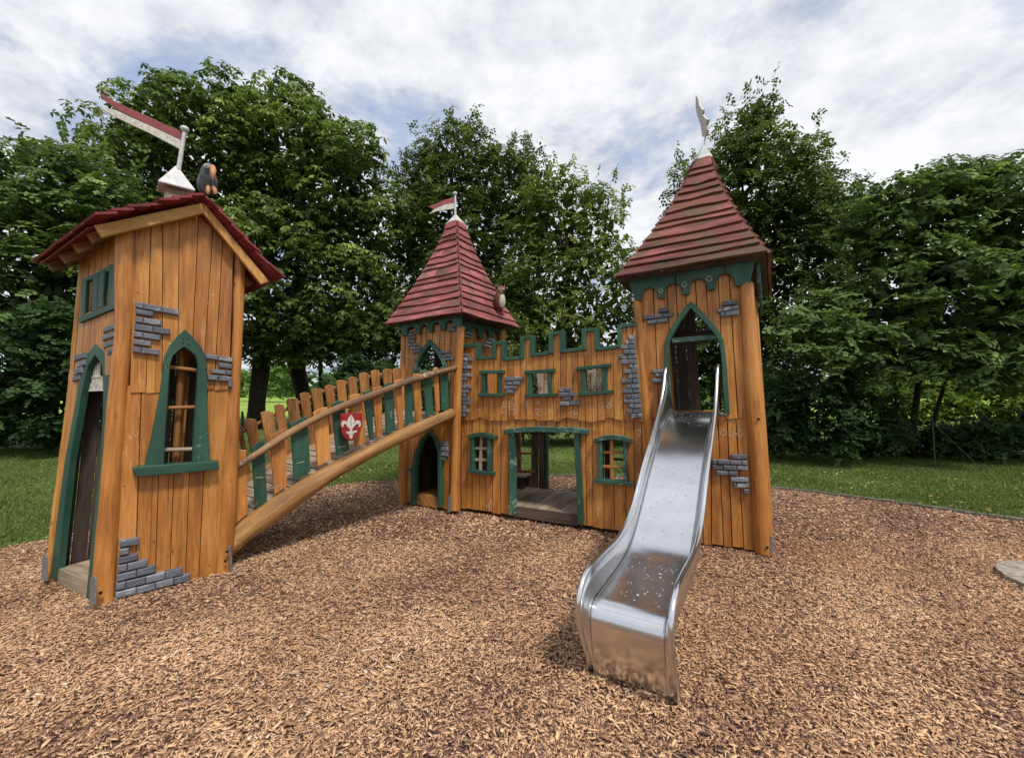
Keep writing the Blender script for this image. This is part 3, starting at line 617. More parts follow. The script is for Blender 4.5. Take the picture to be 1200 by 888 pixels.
for i, (x, ry, Yd) in enumerate([(150, 24, 70), (240, 22, 66), (330, 26, 60), (430, 22, 66), (520, 26, 62)]):
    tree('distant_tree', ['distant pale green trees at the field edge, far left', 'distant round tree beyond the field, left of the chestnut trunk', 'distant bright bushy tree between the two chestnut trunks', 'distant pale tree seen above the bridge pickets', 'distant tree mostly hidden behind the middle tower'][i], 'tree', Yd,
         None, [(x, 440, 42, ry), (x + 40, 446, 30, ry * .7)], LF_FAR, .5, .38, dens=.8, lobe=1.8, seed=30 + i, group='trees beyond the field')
# far wood closing the horizon
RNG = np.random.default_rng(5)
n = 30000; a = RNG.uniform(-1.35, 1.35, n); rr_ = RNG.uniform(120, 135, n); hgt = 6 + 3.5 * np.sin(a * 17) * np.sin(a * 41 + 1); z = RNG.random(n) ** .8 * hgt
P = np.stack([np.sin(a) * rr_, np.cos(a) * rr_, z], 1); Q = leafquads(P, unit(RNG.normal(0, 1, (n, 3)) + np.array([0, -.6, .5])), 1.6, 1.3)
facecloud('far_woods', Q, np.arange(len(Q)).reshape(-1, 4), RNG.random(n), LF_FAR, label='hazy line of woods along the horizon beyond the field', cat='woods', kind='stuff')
random.seed(3)

# ================================================================== LEFT TOWER
LT = thing('crooked_tower', 'leaning orange wooden playhouse tower with gabled dark red roof at left', 'play tower', (A_g.x, A_g.y, 0))
zA = zt(30, 90, 2.866); zB = zt(30, 380, 2.5375); zC = zt(140, 330, 7.5); zD = zt(40, 540, 4.933); zE = zt(40, 230, 6.0)
winH = [(216, 400), (203, 413), (197, 424), (194, 458), (189, 498), (186, 550), (230, 546), (231, 498), (234, 458), (236, 424), (231, 413)]
roofcut = lambda dx: [(100, 200), (100, 284), (119, 280), (237, 247), (306, 333), (360, 400), (360, 200)]
planks(LTF, [158, 178, 191, 210.5, 233.5, 251.5, 263.5, 275.5], [152, 171, 190, 208, 223, 237, 251, 268.5], lambda x: 240, lin(150, 461, 268, 456), -.02, .012, ORANGE, LT, [winH, roofcut(0)], jit=1.6)
planks(LTF, [141, 166, 189, 207.5, 226, 243.5, 269], [132, 158, 181.7, 198.7, 217, 233, 255], lambda x: 452, lin(135, 702.5, 253, 671.5), -.03, 0, ORANGE, LT, [winH])
logpx(LTF, [(134.5, 160, 270), (133.5, 157, 390), (126.5, 150, 459), (120, 144, 538), (113, 140.5, 616), (106, 136, 706)], -.02, 'corner_log', ORLOG, LT)
logpx(LTF, [(274, 288, 300), (272.5, 285.5, 380), (268, 282, 450), (258.5, 279, 560), (253, 272, 670)], -.02, 'corner_log', ORLOG, LT)
logpx(LTL, [(93, 105, 306), (84, 95, 400), (80, 90, 450), (67, 77, 551), (58, 69, 618), (53, 64, 680)], -.02, 'corner_log', ORLOG, LT)
# planks of the door side
doorH = [(111, 410), (101, 424), (93, 458), (84, 508), (77, 545), (69, 610), (62, 684), (104, 720), (112, 616), (119, 549), (123, 490), (123.5, 440), (119.5, 420)]
w1 = [zE(370, 585), zE(412, 563), zE(408, 805), zE(352, 830)]; w2 = [zE(498, 522), zE(530, 505), zE(524, 765), zE(478, 782)]
planks(LTL, [98, 106, 113, 120, 127, 136], [86, 94, 103, 113, 122, 132], lin(98, 306, 136, 268), lin(80, 440, 130, 440), -.02, .01, ORANGE, LT, [doorH, w1, w2])
planks(LTL, [82, 93, 103, 113, 122, 131], [58, 68, 78, 88, 98, 106], lin(80, 436, 130, 436), lin(55, 679, 106, 708), -.02, .005, ORANGE, LT, [doorH])
# rear and right side (lined dark inside)
B_g = LTF.hit(263, 670); B_g.z = 0; B_top = LTF.hit(281, 330); C_top = LTL.hit(99, 306); Cg2 = V(C_g)
sh = C_top - A_top; sh.z = 0; D_g = B_g + (Cg2 - A_g); D_top = B_top + sh
def wallboards(a, b, at_, bt, n, mat, parent, th=.02, name='plank', z0=.03, skip=None):
    nn = (b - a).cross(V((0, 0, 1))).normalized() * th
    for i in range(n):
        if skip and i in skip: continue
        s, e = (i + .03) / n, (i + .97) / n
        q = [a.lerp(b, s), a.lerp(b, e), at_.lerp(bt, e), at_.lerp(bt, s)]; q[0].z = q[1].z = z0 if q[0].z < z0 else q[0].z
        MB().hexa([q[0], q[1], q[1] + nn, q[0] + nn, q[3], q[2], q[2] + nn, q[3] + nn]).obj(name, mat, parent)
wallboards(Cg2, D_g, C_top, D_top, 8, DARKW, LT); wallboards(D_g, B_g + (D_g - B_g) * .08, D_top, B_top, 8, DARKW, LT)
mid = D_g.lerp(Cg2, .0)
MB().tube([D_g - V((0, 0, .02)), D_top], [.085, .07], 12, lump=.04).obj('corner_log', ORLOG, LT)
# lining sheet added behind front planks to keep the gaps dark; inner step and bench
st = lambda x, y, z: V((x, y, z))
ain = A_g + (Cg2 - A_g) * .12; cin = A_g + (Cg2 - A_g) * .86; inw = -LTL.n; inw.z = 0; inw.normalize()
MB().hexa([ain, ain + inw * .55, cin + inw * .55, cin, ain + V((0,0,.13)), ain + inw * .55 + V((0,0,.13)), cin + inw * .55 + V((0,0,.13)), cin + V((0,0,.13))]).obj('floor_box', RAW, LT)
bz = V((0, 0, .47)); a2 = ain + inw * .46; c2 = cin + inw * .46
MB().hexa([a2 + bz, a2 + inw * .22 + bz, c2 + inw * .22 + bz, c2 + bz, a2 + bz + V((0,0,.03)), a2 + inw * .22 + bz + V((0,0,.03)), c2 + inw * .22 + bz + V((0,0,.03)), c2 + bz + V((0,0,.03))]).obj('bench', RAW, LT)
MB().hexa([a2 + inw*.05, a2 + inw * .07, c2 + inw * .07, c2 + inw*.05, a2 + inw*.05 + bz, a2 + inw * .07 + bz, c2 + inw * .07 + bz, c2 + inw*.05 + bz]).obj('bench_front', DARKW, LT)
board(LTF, [(158, 250), (262, 250), (275, 330), (270, 380), (258, 560), (250, 668), (135, 698), (142, 540), (152, 400)], -.045, -.035, 'gap_backing', DARKW, LT, [winH, roofcut(0)])  # added dark sheet, blocks interior light from the plank gaps
# door trim
oL = [(58, 678), (66, 610), (75.5, 540), (83, 500), (91, 455), (99, 419), (111.6, 401.7)]; iL = [(66, 678), (73, 610), (81, 540), (87, 505), (95, 462), (102, 431), (110.8, 416)]
oR = [(111.6, 401.7), (122.6, 411.5), (126.5, 431), (126.5, 478.5), (121.4, 545.5), (114.7, 616), (104, 707)]; iR = [(110.8, 418), (118.7, 427), (120.8, 451), (120, 490), (116, 549.5), (108.8, 616), (100, 705)]
band(LTL, oL + oR[1:], iL + iR[1:], -.035, .012, 'door_trim', GREEN, LT)
g = MB()
for r0, r1 in ((426, 441), (443, 457)):
    x0, x1 = (105, 118) if r0 < 430 else (99, 119)
    k = x0
    while k < x1:
        p = [(k, r0 - (k - x0) * .1), (k + .9, r0 - (k - x0) * .1), (k - .1, r1), (k - 1.0, r1)]; g.prism(LTL, [LTL.uv(a, b, -.03) for a, b in p], -.04, -.03, .001); k += 2.2
    g.prism(LTL, [LTL.uv(a, b, -.03) for a, b in [(x0 - 1, r1), (x1, r1 - 1), (x1, r1 + 1), (x0 - 1, r1 + 2)]], -.04, -.028, .001)
g.obj('door_grille', WHITEP, LT)
# door-side windows
def bar(pl, a, b, w0, d0, d1, name, mat, parent, w1_=None):
    w1_ = w0 if w1_ is None else w1_; A = V(a); B = V(b); t = (B - A).normalized(); n = V((-t.y, t.x))
    return board(pl, [tuple(A + n * w0 / 2), tuple(B + n * w1_ / 2), tuple(B - n * w1_ / 2), tuple(A - n * w0 / 2)], d0, d1, name, mat, parent)
def frame(pl, segs, d0, d1, name, mat, parent):
    m = MB()
    for a, b, wd in segs:
        A = V(a); B = V(b); t = (B - A).normalized(); n = V((-t.y, t.x)) * wd / 2; j = random.uniform(0, .004)
        m.prism(pl, [pl.uv(*q, d1) for q in (tuple(A + n), tuple(B + n), tuple(B - n), tuple(A - n))], d0, d1 + j, .006)
    return m.obj(name, mat, parent)
for segs, sill, stick in (
    ([(zE(352, 595), zE(342, 845), 5), (zE(434, 548), zE(424, 810), 6.5), (zE(336, 597), zE(458, 545), 4.5)], (zE(308, 872), zE(442, 818), 6.5), (zE(398, 590), zE(383, 820))),
    ([(zE(478, 530), zE(462, 785), 6), (zE(550, 478), zE(543, 765), 7.5), (zE(454, 540), zE(578, 478), 5)], (zE(432, 822), zE(562, 768), 7), (zE(515, 520), zE(503, 775)))):
    fr = frame(LTL, segs, -.03, .015, 'window_frame', GREEN, LT); bar(LTL, sill[0], sill[1], sill[0][1] * 0 + 6.5, -.01, .03, 'sill', GREEN, fr)
    bar(LTL, stick[0], stick[1], 2.2, -.02, -.008, 'window_bar', PICK, fr)
    bar(LTL, (stick[0][0] - 2.2, stick[0][1]), (stick[1][0] - 2.2, stick[1][1]), 1.4, -.02, -.01, 'window_bar', PICK, fr)
# front window
oo = [(168.7, 549), (177.8, 510), (187.6, 458.8), (192.4, 419.4), (199.5, 403.6), (208, 394), (217.2, 386), (226, 395), (235, 405.6), (242, 419.4), (243, 458.8), (243.5, 498), (246.5, 544)]
ii = [(192.4, 547), (193.8, 510), (197.5, 458.8), (199.5, 427.3), (202.6, 417.4), (209, 411), (216, 406.8), (223, 411.5), (229, 417), (231.8, 427.3), (230.3, 458.8), (227.2, 498), (225.5, 544)]
fr = band(LTF, oo, ii, -.02, .06, 'window_frame', GREEN, LT)
board(LTF, [(155, 549), (160, 547), (256, 540), (257, 550), (165, 558.5), (158, 557)], -.01, .095, 'sill', GREEN, fr)
def stick(pl, a, b, r, d, mat, parent, name='window_bar', seg=8):
    return MB().tube([pl.hit(*a, d), pl.hit((a[0]+b[0])/2 + random.uniform(-.6,.6), (a[1]+b[1])/2, d), pl.hit(*b, d)], [r, r * .94, r], seg, lump=.05).obj(name, mat, parent)
stick(LTF, (213.5, 404), (206, 546), .028, -.11, PICK, fr); stick(LTF, (198, 430), (233, 434), .018, -.03, PICK, fr)
stick(LTF, (195, 478), (230, 477), .017, -.03, PICK, fr); stick(LTF, (192, 527), (227, 526), .018, -.03, RAW, fr); stick(LTF, (221, 440), (212, 545), .012, -.2, PICK, fr)
# bricks
bricks(LTF, [(138,172,522,245,55,[213,372]), (140,235,300,262,50,[]), (137,303,370,340,52,[213]), (128,367,447,412,58,[297]), (122,433,362,470,50,[207]), (118,500,280,522,50,[]), (113,568,350,597,52,[193]),
     (755,630,997,668,45,[873]), (870,708,992,725,45,[]), (805,765,992,782,42,[937]), (775,815,992,835,50,[868]), (955,878,995,884,48,[])], zC, .0, .045, BRICK, LT)
bricks(LTF, [(493,460,607,445,42,[]), (490,512,548,503,38,[]), (485,560,602,535,38,[]), (480,605,655,568,45,[540]), (475,660,705,602,42,[593]), (470,710,860,615,45,[530,645,757]), (468,760,903,651,42,[590,702,807])], zD, .0, .045, BRICK, LT)
bricks(LTL, [(228,10,262,-4,18,[]), (226,32,262,20,18,[]), (229,54,262,44,18,[]), (240,75,262,66,18,[]), (142,92,178,80,19,[]), (150,114,174,104,17,[]), (138,134,166,124,19,[]), (137,155,160,147,17,[])], zB, .0, .022, BRICK, LT)
# steel straps
def strap(pl, x0, x1, y0, y1, d, parent):
    m = MB(); m.prism(pl, [pl.uv(*q, d) for q in [(x0, y0 + 3), (x0 + (x1 - x0) * .3, y0), (x0 + (x1 - x0) * .7, y0), (x1, y0 + 3), (x1 - 1, y1), (x0 - 1, y1)]], d - .008, d, .002)
    return m.obj('post_strap', GALV, parent)
strap(LTL, 105, 112, 675, 708, .085, LT); strap(LTL, 49, 55, 650, 680, .07, LT)
m = MB(); m.box(A_g + V((.03, .02, -.005)), V((.11, 0, 0)), V((0, .09, 0)), V((0, 0, .006))); m.obj('foot_plate', GALV, LT)
m = MB(); m.tube([LTF.hit(269, 640, .04), LTF.hit(271.5, 675, .04)], .012, 8); m.obj('post_strap', GALV, LT)
for q in ((118, 694), (266, 646), (264, 657)):
    c = LTF.hit(q[0], q[1], .085 if q[0] < 200 else .075); MB().tube([c, c + LTF.n * .012], .011, 8).obj('bolt', BLACK, LT)
for (x, y) in [(162, 296), (161, 343), (253, 332), (275, 332), (272, 368), (214, 397), (220, 397), (214, 402), (220, 404), (196, 429), (240, 433), (189, 455), (152, 640), (180, 634), (202, 645)]:
    c = LTF.hit(x, y, .018 if y > 390 and y < 460 else .008); MB().tube([c, c + LTF.n * (.05 if 390 < y < 440 else .008)], .0045, 6).obj('nail_head', BLACK, LT)
# roof
RF = LTF.shift(.22); apex = RF.hit(241, 229); eL = RF.hit(118, 256); eR = RF.hit(329, 325)
q = ray(43, 312); vd = (C_g - A_g); vd.z = 0; vd.normalize(); vn = V((-vd.y, vd.x, 0)); tt = (eL - CAM).dot(vn) / q.dot(vn); eLb = CAM + q * tt
back = eLb - eL; apb = apex + back * .96; eRb = eR + back * .98
def tiles(e0, e1, r1, r0, rows, cols, mat, parent, th=.018, name='shingle'):
    nn = (e1 - e0).cross(r0 - e0).normalized()
    if nn.z < 0: nn = -nn
    for r in range(rows):
        a, b = (r - .12) / rows, (r + 1.08) / rows
        a0, a1 = e0.lerp(r0, a), e1.lerp(r1, a); b0, b1 = e0.lerp(r0, min(b, 1)), e1.lerp(r1, min(b, 1))
        offs = random.uniform(-.3, .3) / cols
        cuts = [0] + [min(max((c + .5 * (r % 2)) / cols + offs * .3, .02), .98) for c in range(1, cols)] + [1]
        for s, e in zip(cuts[:-1], cuts[1:]):
            if e - s < .03: continue
            g = .004; s2, e2 = s + g, e - g; ov = random.uniform(-.012, .012) if s > 0 else random.uniform(-.03, .02)
            p = [a0.lerp(a1, s2), a0.lerp(a1, e2), b0.lerp(b1, e2), b0.lerp(b1, s2)]
            if s == 0: p[0] = p[0] + (p[0] - p[1]).normalized() * ov; p[3] = p[3] + (p[3] - p[2]).normalized() * ov
            l = nn * (.028 + random.uniform(0, .006)); u = nn * .006
            MB().hexa([p[0] + l, p[1] + l, p[2] + u, p[3] + u, p[0] + l + nn * th, p[1] + l + nn * th, p[2] + u + nn * th, p[3] + u + nn * th]).obj(name, mat, parent)
tiles(eL, eLb, apb, apex, 7, 6, REDD, LT); tiles(eR, eRb, apb, apex, 6, 6, REDD, LT)
# soffit decks and rafters
for a, b in ((eL, eLb), (eR, eRb)):
    nn = (b - a).cross(apex - a).normalized(); nn = nn if nn.z > 0 else -nn
    for k in range(4):
        s, e = .17 + .8 * (k / 4 + .004), .17 + .8 * ((k + 1) / 4 - .004); p = [a.lerp(b, s), a.lerp(b, e), apex.lerp(apb, e), apex.lerp(apb, s)]
        MB().hexa([x - nn * .006 for x in p] + [x + nn * .004 for x in p]).obj('roof_deck_board', REDD, LT)
for side, (a, b) in enumerate(((eL, eLb), (eR, eRb))):
    nn = (b - a).cross(apex - a).normalized(); nn = nn if nn.z > 0 else -nn
    along = (b - a).normalized()
    for k, t in enumerate((.3, .52, .74, .95)):
        p0 = a.lerp(b, t).lerp(apex.lerp(apb, t), .06); p1 = a.lerp(b, t).lerp(apex.lerp(apb, t), .97)
        ax = (p1 - p0) / 2; MB().box((p0 + p1) / 2 - nn * .045, ax, along * .022, nn * .036).obj('rafter', BROWN, LT)  # browner wood here puts the shade under the eaves into the colour
BP = LTF.shift(.10)
board(BP, [(110, 264), (119, 278), (238, 250), (238.5, 237.5)], -.02, .02, 'barge_board', BARGE, LT); board(BP, [(238.8, 237.5), (238.5, 250), (306, 333), (316, 330)], -.02, .024, 'barge_board', BARGE, LT)
# ridge block, cap, mast and flag
rc = apex + back * .38
def capmast(parent, c, halfu, hv, h0, h1, mastTop, ballr, mat=WHITEM):
    pass
ctr = at(206, 232, rc.y); cu = LTF.u * .082; cv = V((-LTF.u.y, LTF.u.x, 0)) * .082
m_ = thing_part = None
blockm = MB()
for k in range(3):
    zb = ctr.z - .06 + k * .045; s_ = 1 - k * .04
    cc = V((ctr.x, ctr.y, zb)); MB().box(cc, cu * s_, cv * s_, V((0, 0, .021))).obj('ridge_block_plank', RAW, LT)
def pyr(c, u, v, h, flare, mat, parent, name='roof_cap'):
    m = MB(); ring = [c - u - v, c + u - v, c + u + v, c - u + v]; mid_ = [c + V((0, 0, h * .5)) + (q - c) * .52 for q in ring]; top = [c + V((0, 0, h)) + (q - c) * .06 for q in ring]; base = [q - V((0, 0, .01)) for q in ring]
    vs = base + ring + mid_ + top; fs = []
    for r in range(3):
        for i in range(4): j = (i + 1) % 4; fs.append((r*4 + i, r*4 + j, (r+1)*4 + j, (r+1)*4 + i))
    fs += [(3, 2, 1, 0), (12, 13, 14, 15)]; m.add(vs, [(v_.x, v_.z) for v_ in vs], fs); return m.obj(name, mat, parent)
cp = pyr(V((ctr.x, ctr.y, ctr.z + .07)), cu * 1.5, cv * 1.5, .21, 0, WHITEM, LT)
def mast(parent, a, b, r, ballr):
    vane = MB().tube([a, b], [r, r * .85], 10).obj('flag_mast', WHITEM, parent)
    ball = MB(); pts = []; rad = []
    for k in range(9):
        t = -math.pi/2 + math.pi * k / 8; pts.append(b + V((0, 0, .8 * ballr + math.sin(t) * ballr * .8))); rad.append(max(.001, math.cos(t) * ballr))
    ball.tube(pts, rad, 12).obj('mast_ball', WHITEM, vane); return vane
Yc = ctr.y; vane = mast(LT, at(208.5, 204, Yc), at(216.3, 155, Yc), .018, .034)
FP = Pl(at(209, 202, Yc), at(209, 202, Yc) + V((.96, .28, 0)).normalized())
def flag(pl, up, lo, parent):
    a = MB(); a.prism(pl, [pl.uv(*q) for q in up], -.008, .008, .002); a.obj('flag_stripe', FLAGR, parent, 'faded red upper stripe of the pennant')
    a = MB(); a.prism(pl, [pl.uv(*q) for q in lo], -.008, .0085, .002); a.obj('flag_stripe', WHITEP, parent, 'white lower stripe of the pennant')
flag(FP, [zA(*q) for q in [(245, 50), (262, 78), (300, 108), (360, 138), (420, 166), (527, 216), (532, 188), (480, 168), (424, 140), (350, 108), (300, 84)]],
     [zA(*q) for q in [(246, 105), (300, 136), (360, 165), (415, 190), (522, 246), (527, 217), (420, 167), (360, 140), (300, 112)]], vane)

# crow on the ridge
def ellip(c, ax, r, n=10, seg=14, mat=None): pass
def figure_tube(pts, rad, mat, name, parent, seg=14, squash=1.0): return MB().tube(pts, rad, seg, squash=squash).obj(name, mat, parent)
Yb = apex.y + .03; P_ = lambda x, y, dy=0: at(x, y, Yb + dy)
crow = thing('carved_crow', 'carved dark grey crow with big orange beak perched on the left roof ridge', 'carved bird', P_(244, 228))
figure_tube([P_(243, 227, .02), P_(243, 223, .02), P_(243, 216, .02), P_(243, 209), P_(243, 202, -.01), P_(244, 197, -.02), P_(245, 193.5, -.02), P_(245, 191.5, -.02)], [.022, .042, .053, .055, .050, .042, .030, .008], CROW, 'body', crow)
for sgn in (-1, 1):
    figure_tube([P_(243 + 7 * sgn, 204), P_(243 + 8.6 * sgn, 212), P_(243 + 8 * sgn, 221, .02), P_(243 + 6 * sgn, 229, .04)], [.014, .024, .020, .005], CROW, 'wing', crow, 10)
figure_tube([P_(249, 196, -.06), P_(250, 200, -.10), P_(249.5, 206, -.115), P_(249.5, 212, -.105)], [.021, .022, .016, .004], BEAK, 'beak', crow, 10)
figure_tube([P_(242, 195, -.055), P_(242, 194.6, -.075)], [.019, .015], WHITEP, 'eye', crow, 10); figure_tube([P_(242, 194.6, -.075), P_(242, 194.5, -.08)], [.006, .005], BLACK, 'pupil', crow, 8)
for sgn in (-1, 1):
    figure_tube([P_(247 + 3 * sgn, 219, -.05), P_(248 + 4 * sgn, 223, -.08), P_(248 + 4.5 * sgn, 227.5, -.075)], [.014, .018, .010], BEAK, 'foot', crow, 8)

# ================================================================== BRIDGE
z3 = zt(260, 400, 3.417)
BR = thing('arched_bridge', 'arched wooden footbridge with orange and green pickets and peeled log rails', 'bridge', BN.o)
def edgelog(pl, tops, bots, d, name, mat, parent, shift=V((0, 0, 0)), seg=14, lump=.04, rs=1.0):
    xs = [t[0] for t in tops]; P = []; R = []
    n = 26
    for k in range(n):
        x = xs[0] + (xs[-1] - xs[0]) * k / (n - 1)
        yt = np.interp(x, [t[0] for t in tops], [t[1] for t in tops]); yb = np.interp(x, [t[0] for t in bots], [t[1] for t in bots])
        sl_ = math.cos(math.atan((np.interp(x + 20, [t[0] for t in tops], [t[1] for t in tops]) - np.interp(x - 20, [t[0] for t in tops], [t[1] for t in tops])) / 40))
        X, Y_ = z3(x, (yt + yb) / 2); q = pl.hit(X, Y_, d); P.append(q + shift); R.append(max(.02, (yb - yt) / 3.417 / 2 * sl_ / FPX * q.y * .97) * rs)
    Q = [P[0]] + [(P[i-1] + P[i] * 2 + P[i+1]) / 4 for i in range(1, n - 1)] + [P[-1]]
    Q = [Q[0] + (Q[0] - Q[1]).normalized() * .12] + Q + [Q[-1] + (Q[-1] - Q[-2]).normalized() * .015]; R = [R[0]] + R + [R[-1] * .75]
    MB().tube(Q, R, seg, lump=lump).obj(name, mat, parent); return Q, R
bt = [(47, 741), (110, 690), (210, 618), (330, 545), (430, 490), (560, 430), (700, 355), (800, 315), (925, 265)]; bb = [(47, 848), (110, 800), (200, 735), (330, 640), (430, 565), (560, 490), (700, 415), (800, 370), (925, 308)]
BP_, BRr = edgelog(BN, bt, bb, .02, 'side_beam', BEAM, BR)
MB().tube([p + SPAN for p in BP_], BRr, 14, lump=.03).obj('side_beam', BEAM, BR)
rt_ = [(55, 486), (150, 428), (250, 362), (350, 306), (450, 257), (550, 219), (650, 183), (750, 143), (850, 115), (940, 93)]; rb_ = [(x, y + 34 - 8 * (x / 940)) for x, y in rt_]
edgelog(BN, rt_, rb_, .045, 'handrail', BARK, BR, lump=.09)
BFp = BN.shift(0); BFp.o = BN.o + SPAN
fr_c = [(40, 385), (60, 372), (145, 325), (205, 297), (250, 272), (310, 245), (355, 222), (405, 200), (455, 183), (500, 168), (550, 153), (600, 140), (650, 130), (715, 118)]
edgelog(BFp, [(x, y - 9 + 5 * math.sin(x * .06)) for x, y in fr_c], [(x, y + 11 + 5 * math.sin(x * .06)) for x, y in fr_c], -.06, 'handrail', BARK, BR, lump=.09, rs=.85)
near = [('o', [(60,437),(98,435),(104,690),(50,735)]), ('g', [(118,425),(170,395),(182,640),(135,668)]), ('o', [(192,378),(250,350),(262,580),(210,615)]), ('g', [(275,330),(342,300),(356,520),(290,558)]),
 ('o', [(366,284),(424,262),(437,475),(385,500)]), ('g', [(440,252),(490,237),(512,435),(460,460)]), ('o', [(508,222),(556,210),(578,405),(535,424)]), ('g', [(566,202),(602,194),(607,390),(594,397)]),
 ('o', [(603,188),(642,178),(642,377),(622,387)]), ('g', [(650,172),(685,165),(695,357),(660,370)]), ('o', [(690,160),(720,150),(727,345),(710,353)]), ('g', [(733,148),(762,140),(765,323),(738,337)]),
 ('o', [(765,133),(795,128),(803,310),(778,323)]), ('g', [(806,125),(836,118),(850,290),(820,300)]), ('o', [(848,110),(868,108),(874,277),(858,285)]), ('g', [(876,105),(905,100),(908,268),(880,278)])]
for c, q in near:
    p = [z3(*k) for k in q]; r = random.uniform(-.8, .8)
    p = [p[0], ((p[0][0] + p[1][0]) / 2, (p[0][1] + p[1][1]) / 2 - 1.2 + r), p[1], p[2], p[3]]
    board(BN, p, -.02 + random.uniform(-.006, .002), .004, 'picket', ORANGE if c == 'o' else GREEN, BR, label=None)
far = [(60, 82, 337), (92, 138, 310), (155, 205, 280), (210, 248, 252), (258, 305, 228), (312, 350, 205), (358, 400, 188), (412, 448, 175), (458, 495, 155), (505, 540, 143), (550, 588, 125), (598, 632, 115), (645, 680, 110), (684, 715, 108)]
for i, (a, b, y) in enumerate(far):
    f = 1 - i / 14; dxx = 36 * f + 6; ln = 175 + 45 * f
    p = [z3(a, y + 5), z3((a + b) / 2, y - 2), z3(b, y + 2), z3(b + dxx - 3, y + ln), z3(a + dxx + 2, y + ln + 5)]
    board(BFp, p, -.02, .002 + random.uniform(0, .004), 'picket', PICK, BR)
# deck planks across
cumL = [0]
for i in range(1, len(BP_)): cumL.append(cumL[-1] + (BP_[i] - BP_[i-1]).length)
tot = cumL[-1]; s = .04
def along(s):
    i = max(1, min(len(cumL) - 1, int(np.searchsorted(cumL, s)))); t = (s - cumL[i-1]) / (cumL[i] - cumL[i-1]); return BP_[i-1].lerp(BP_[i], t), (BP_[i] - BP_[i-1]).normalized(), BRr[i-1] * (1 - t) + BRr[i] * t
while s < tot - .1:
    wd = random.uniform(.085, .1); p, t, r = along(s + wd / 2); up = V((0, 0, 1)); up = (up - t * up.dot(t)).normalized()
    MB().box(p + SPAN * .5 + up * (r * .35 + random.uniform(-.003, .003)), SPAN * .5 - SPAN.normalized() * .03, t * (wd / 2), up * .014).obj('deck_plank', RAW, BR); s += wd + .012
# shield
shp = [z3(*k) for k in [(476, 290), (520, 286), (563, 286), (563, 330), (556, 360), (540, 385), (516, 399), (495, 388), (481, 368), (475, 335)]]
sh_ = board(BN, shp, .09, .11, 'shield', REDP, BR, label='red shield with white fleur-de-lis')
def fl(pts): return [z3(*k) for k in pts]
fleur = [
 [(519, 293), (526, 303), (532, 318), (530, 334), (524, 345), (521, 362), (514, 362), (511, 346), (504, 334), (503, 318), (510, 303)],
 [(507, 347), (500, 338), (497, 330), (490, 331), (486, 338), (488, 345), (481, 342), (478, 332), (481, 322), (490, 317), (500, 320), (507, 330), (512, 346)],
 [(526, 347), (533, 338), (538, 331), (545, 331), (549, 337), (548, 345), (555, 340), (558, 329), (554, 319), (545, 315), (536, 320), (529, 331), (523, 346)],
 [(496, 362), (510, 361), (527, 359), (541, 356), (541, 363), (530, 367), (526, 372), (523, 385), (517, 392), (511, 384), (508, 372), (501, 369)]]
for f in fleur: board(BN, fl(f), .108, .118, 'fleur_petal', WHITEP, sh_, ch=.002)
m = MB(); stroke(BN, [z3(518, 305), z3(517, 322), z3(518, 340)], .002, .1205, m); m.obj('carved_line', BLACK, sh_)
m = MB()
for a, b in (((135, 545), (165, 544)), ((300, 488), (332, 480)), ((388, 478), (420, 466)), ((465, 425), (498, 418)), ((195, 588), (240, 575))): stroke(BN, [z3(*a), z3(*b)], .0025, .0085, m)
stroke(BN, [z3(672, 285), z3(680, 280), z3(681, 290), z3(675, 296), z3(680, 302), z3(676, 308)], .002, .0085, m); m.obj('chalk_mark', CHALK, BR)

# ================================================================== MIDDLE TOWER
MT = thing('bridge_tower', 'middle orange tower with pink red pyramid roof where the bridge arrives', 'play tower', MTF.o)
z6 = zt(460, 360, 8.88)
archU = [(483, 486), (483.5, 437), (487, 425), (493, 413.5), (502.4, 400.5), (512, 411), (518, 422), (521.5, 432), (522.5, 486)]
planks(MTF, [474, 480, 487, 493.5, 500, 507, 516, 522, 528.5, 537], [472, 478, 485, 491.5, 498, 505, 512, 519, 526, 534], lin(470, 388, 540, 376), lin(470, 488, 534, 494), -.02, .012, ORANGE, MT, [archU])
archL = [(483.5, 592), (484, 552), (486, 535.5), (492, 517), (502.3, 506), (509, 514), (514, 529.5), (514.3, 592)]
planks(MTF, [472, 478.5, 485, 492, 499, 506, 513, 520, 527, 533], [471, 478, 485, 492, 499, 506, 513, 520, 527, 533], lin(470, 487, 534, 493), lin(470, 588, 533, 598), -.025, .0, ORANGE, MT, [archL])
logpx(MTF, [(470, 477, 394), (468, 477, 450), (467.5, 477.5, 520), (466.5, 478, 589)], 0, 'corner_log', ORLOG, MT)
logpx(MTF, [(535, 544.7, 384), (531.5, 541, 450), (529.5, 540, 510), (527, 539.5, 597)], .01, 'corner_log', ORLOG, MT)
board(MTF, [(476, 385), (536, 375), (532, 594), (473, 585)], -.045, -.035, 'gap_backing', DARKW, MT, [archU, archL])  # dark sheet added to stop light coming through the joints
band(MTF, [(481.5, 486), (482, 437.7), (485.3, 425.3), (492.7, 409.5), (502.2, 397.5), (514, 409.5), (520.8, 420.8), (524, 432), (524.5, 486)], [(485.5, 486), (485.8, 437), (488.5, 427.6), (494.3, 416), (502.6, 404), (510.7, 413), (516.3, 423), (519.5, 432), (520.5, 486)], -.02, .05, 'door_trim', GREENW, MT)
band(MTF, [(480.5, 591), (481.5, 552), (484, 534.6), (491, 515.6), (502.3, 504.5), (510, 512.7), (515.5, 528.8), (516.6, 546), (516.6, 594)], [(485.8, 591), (486, 552), (487.7, 536), (493.5, 518.5), (502.3, 508.3), (508, 515.6), (512.3, 530), (512.6, 546), (512.6, 594)], -.02, .05, 'door_trim', GREEN, MT)
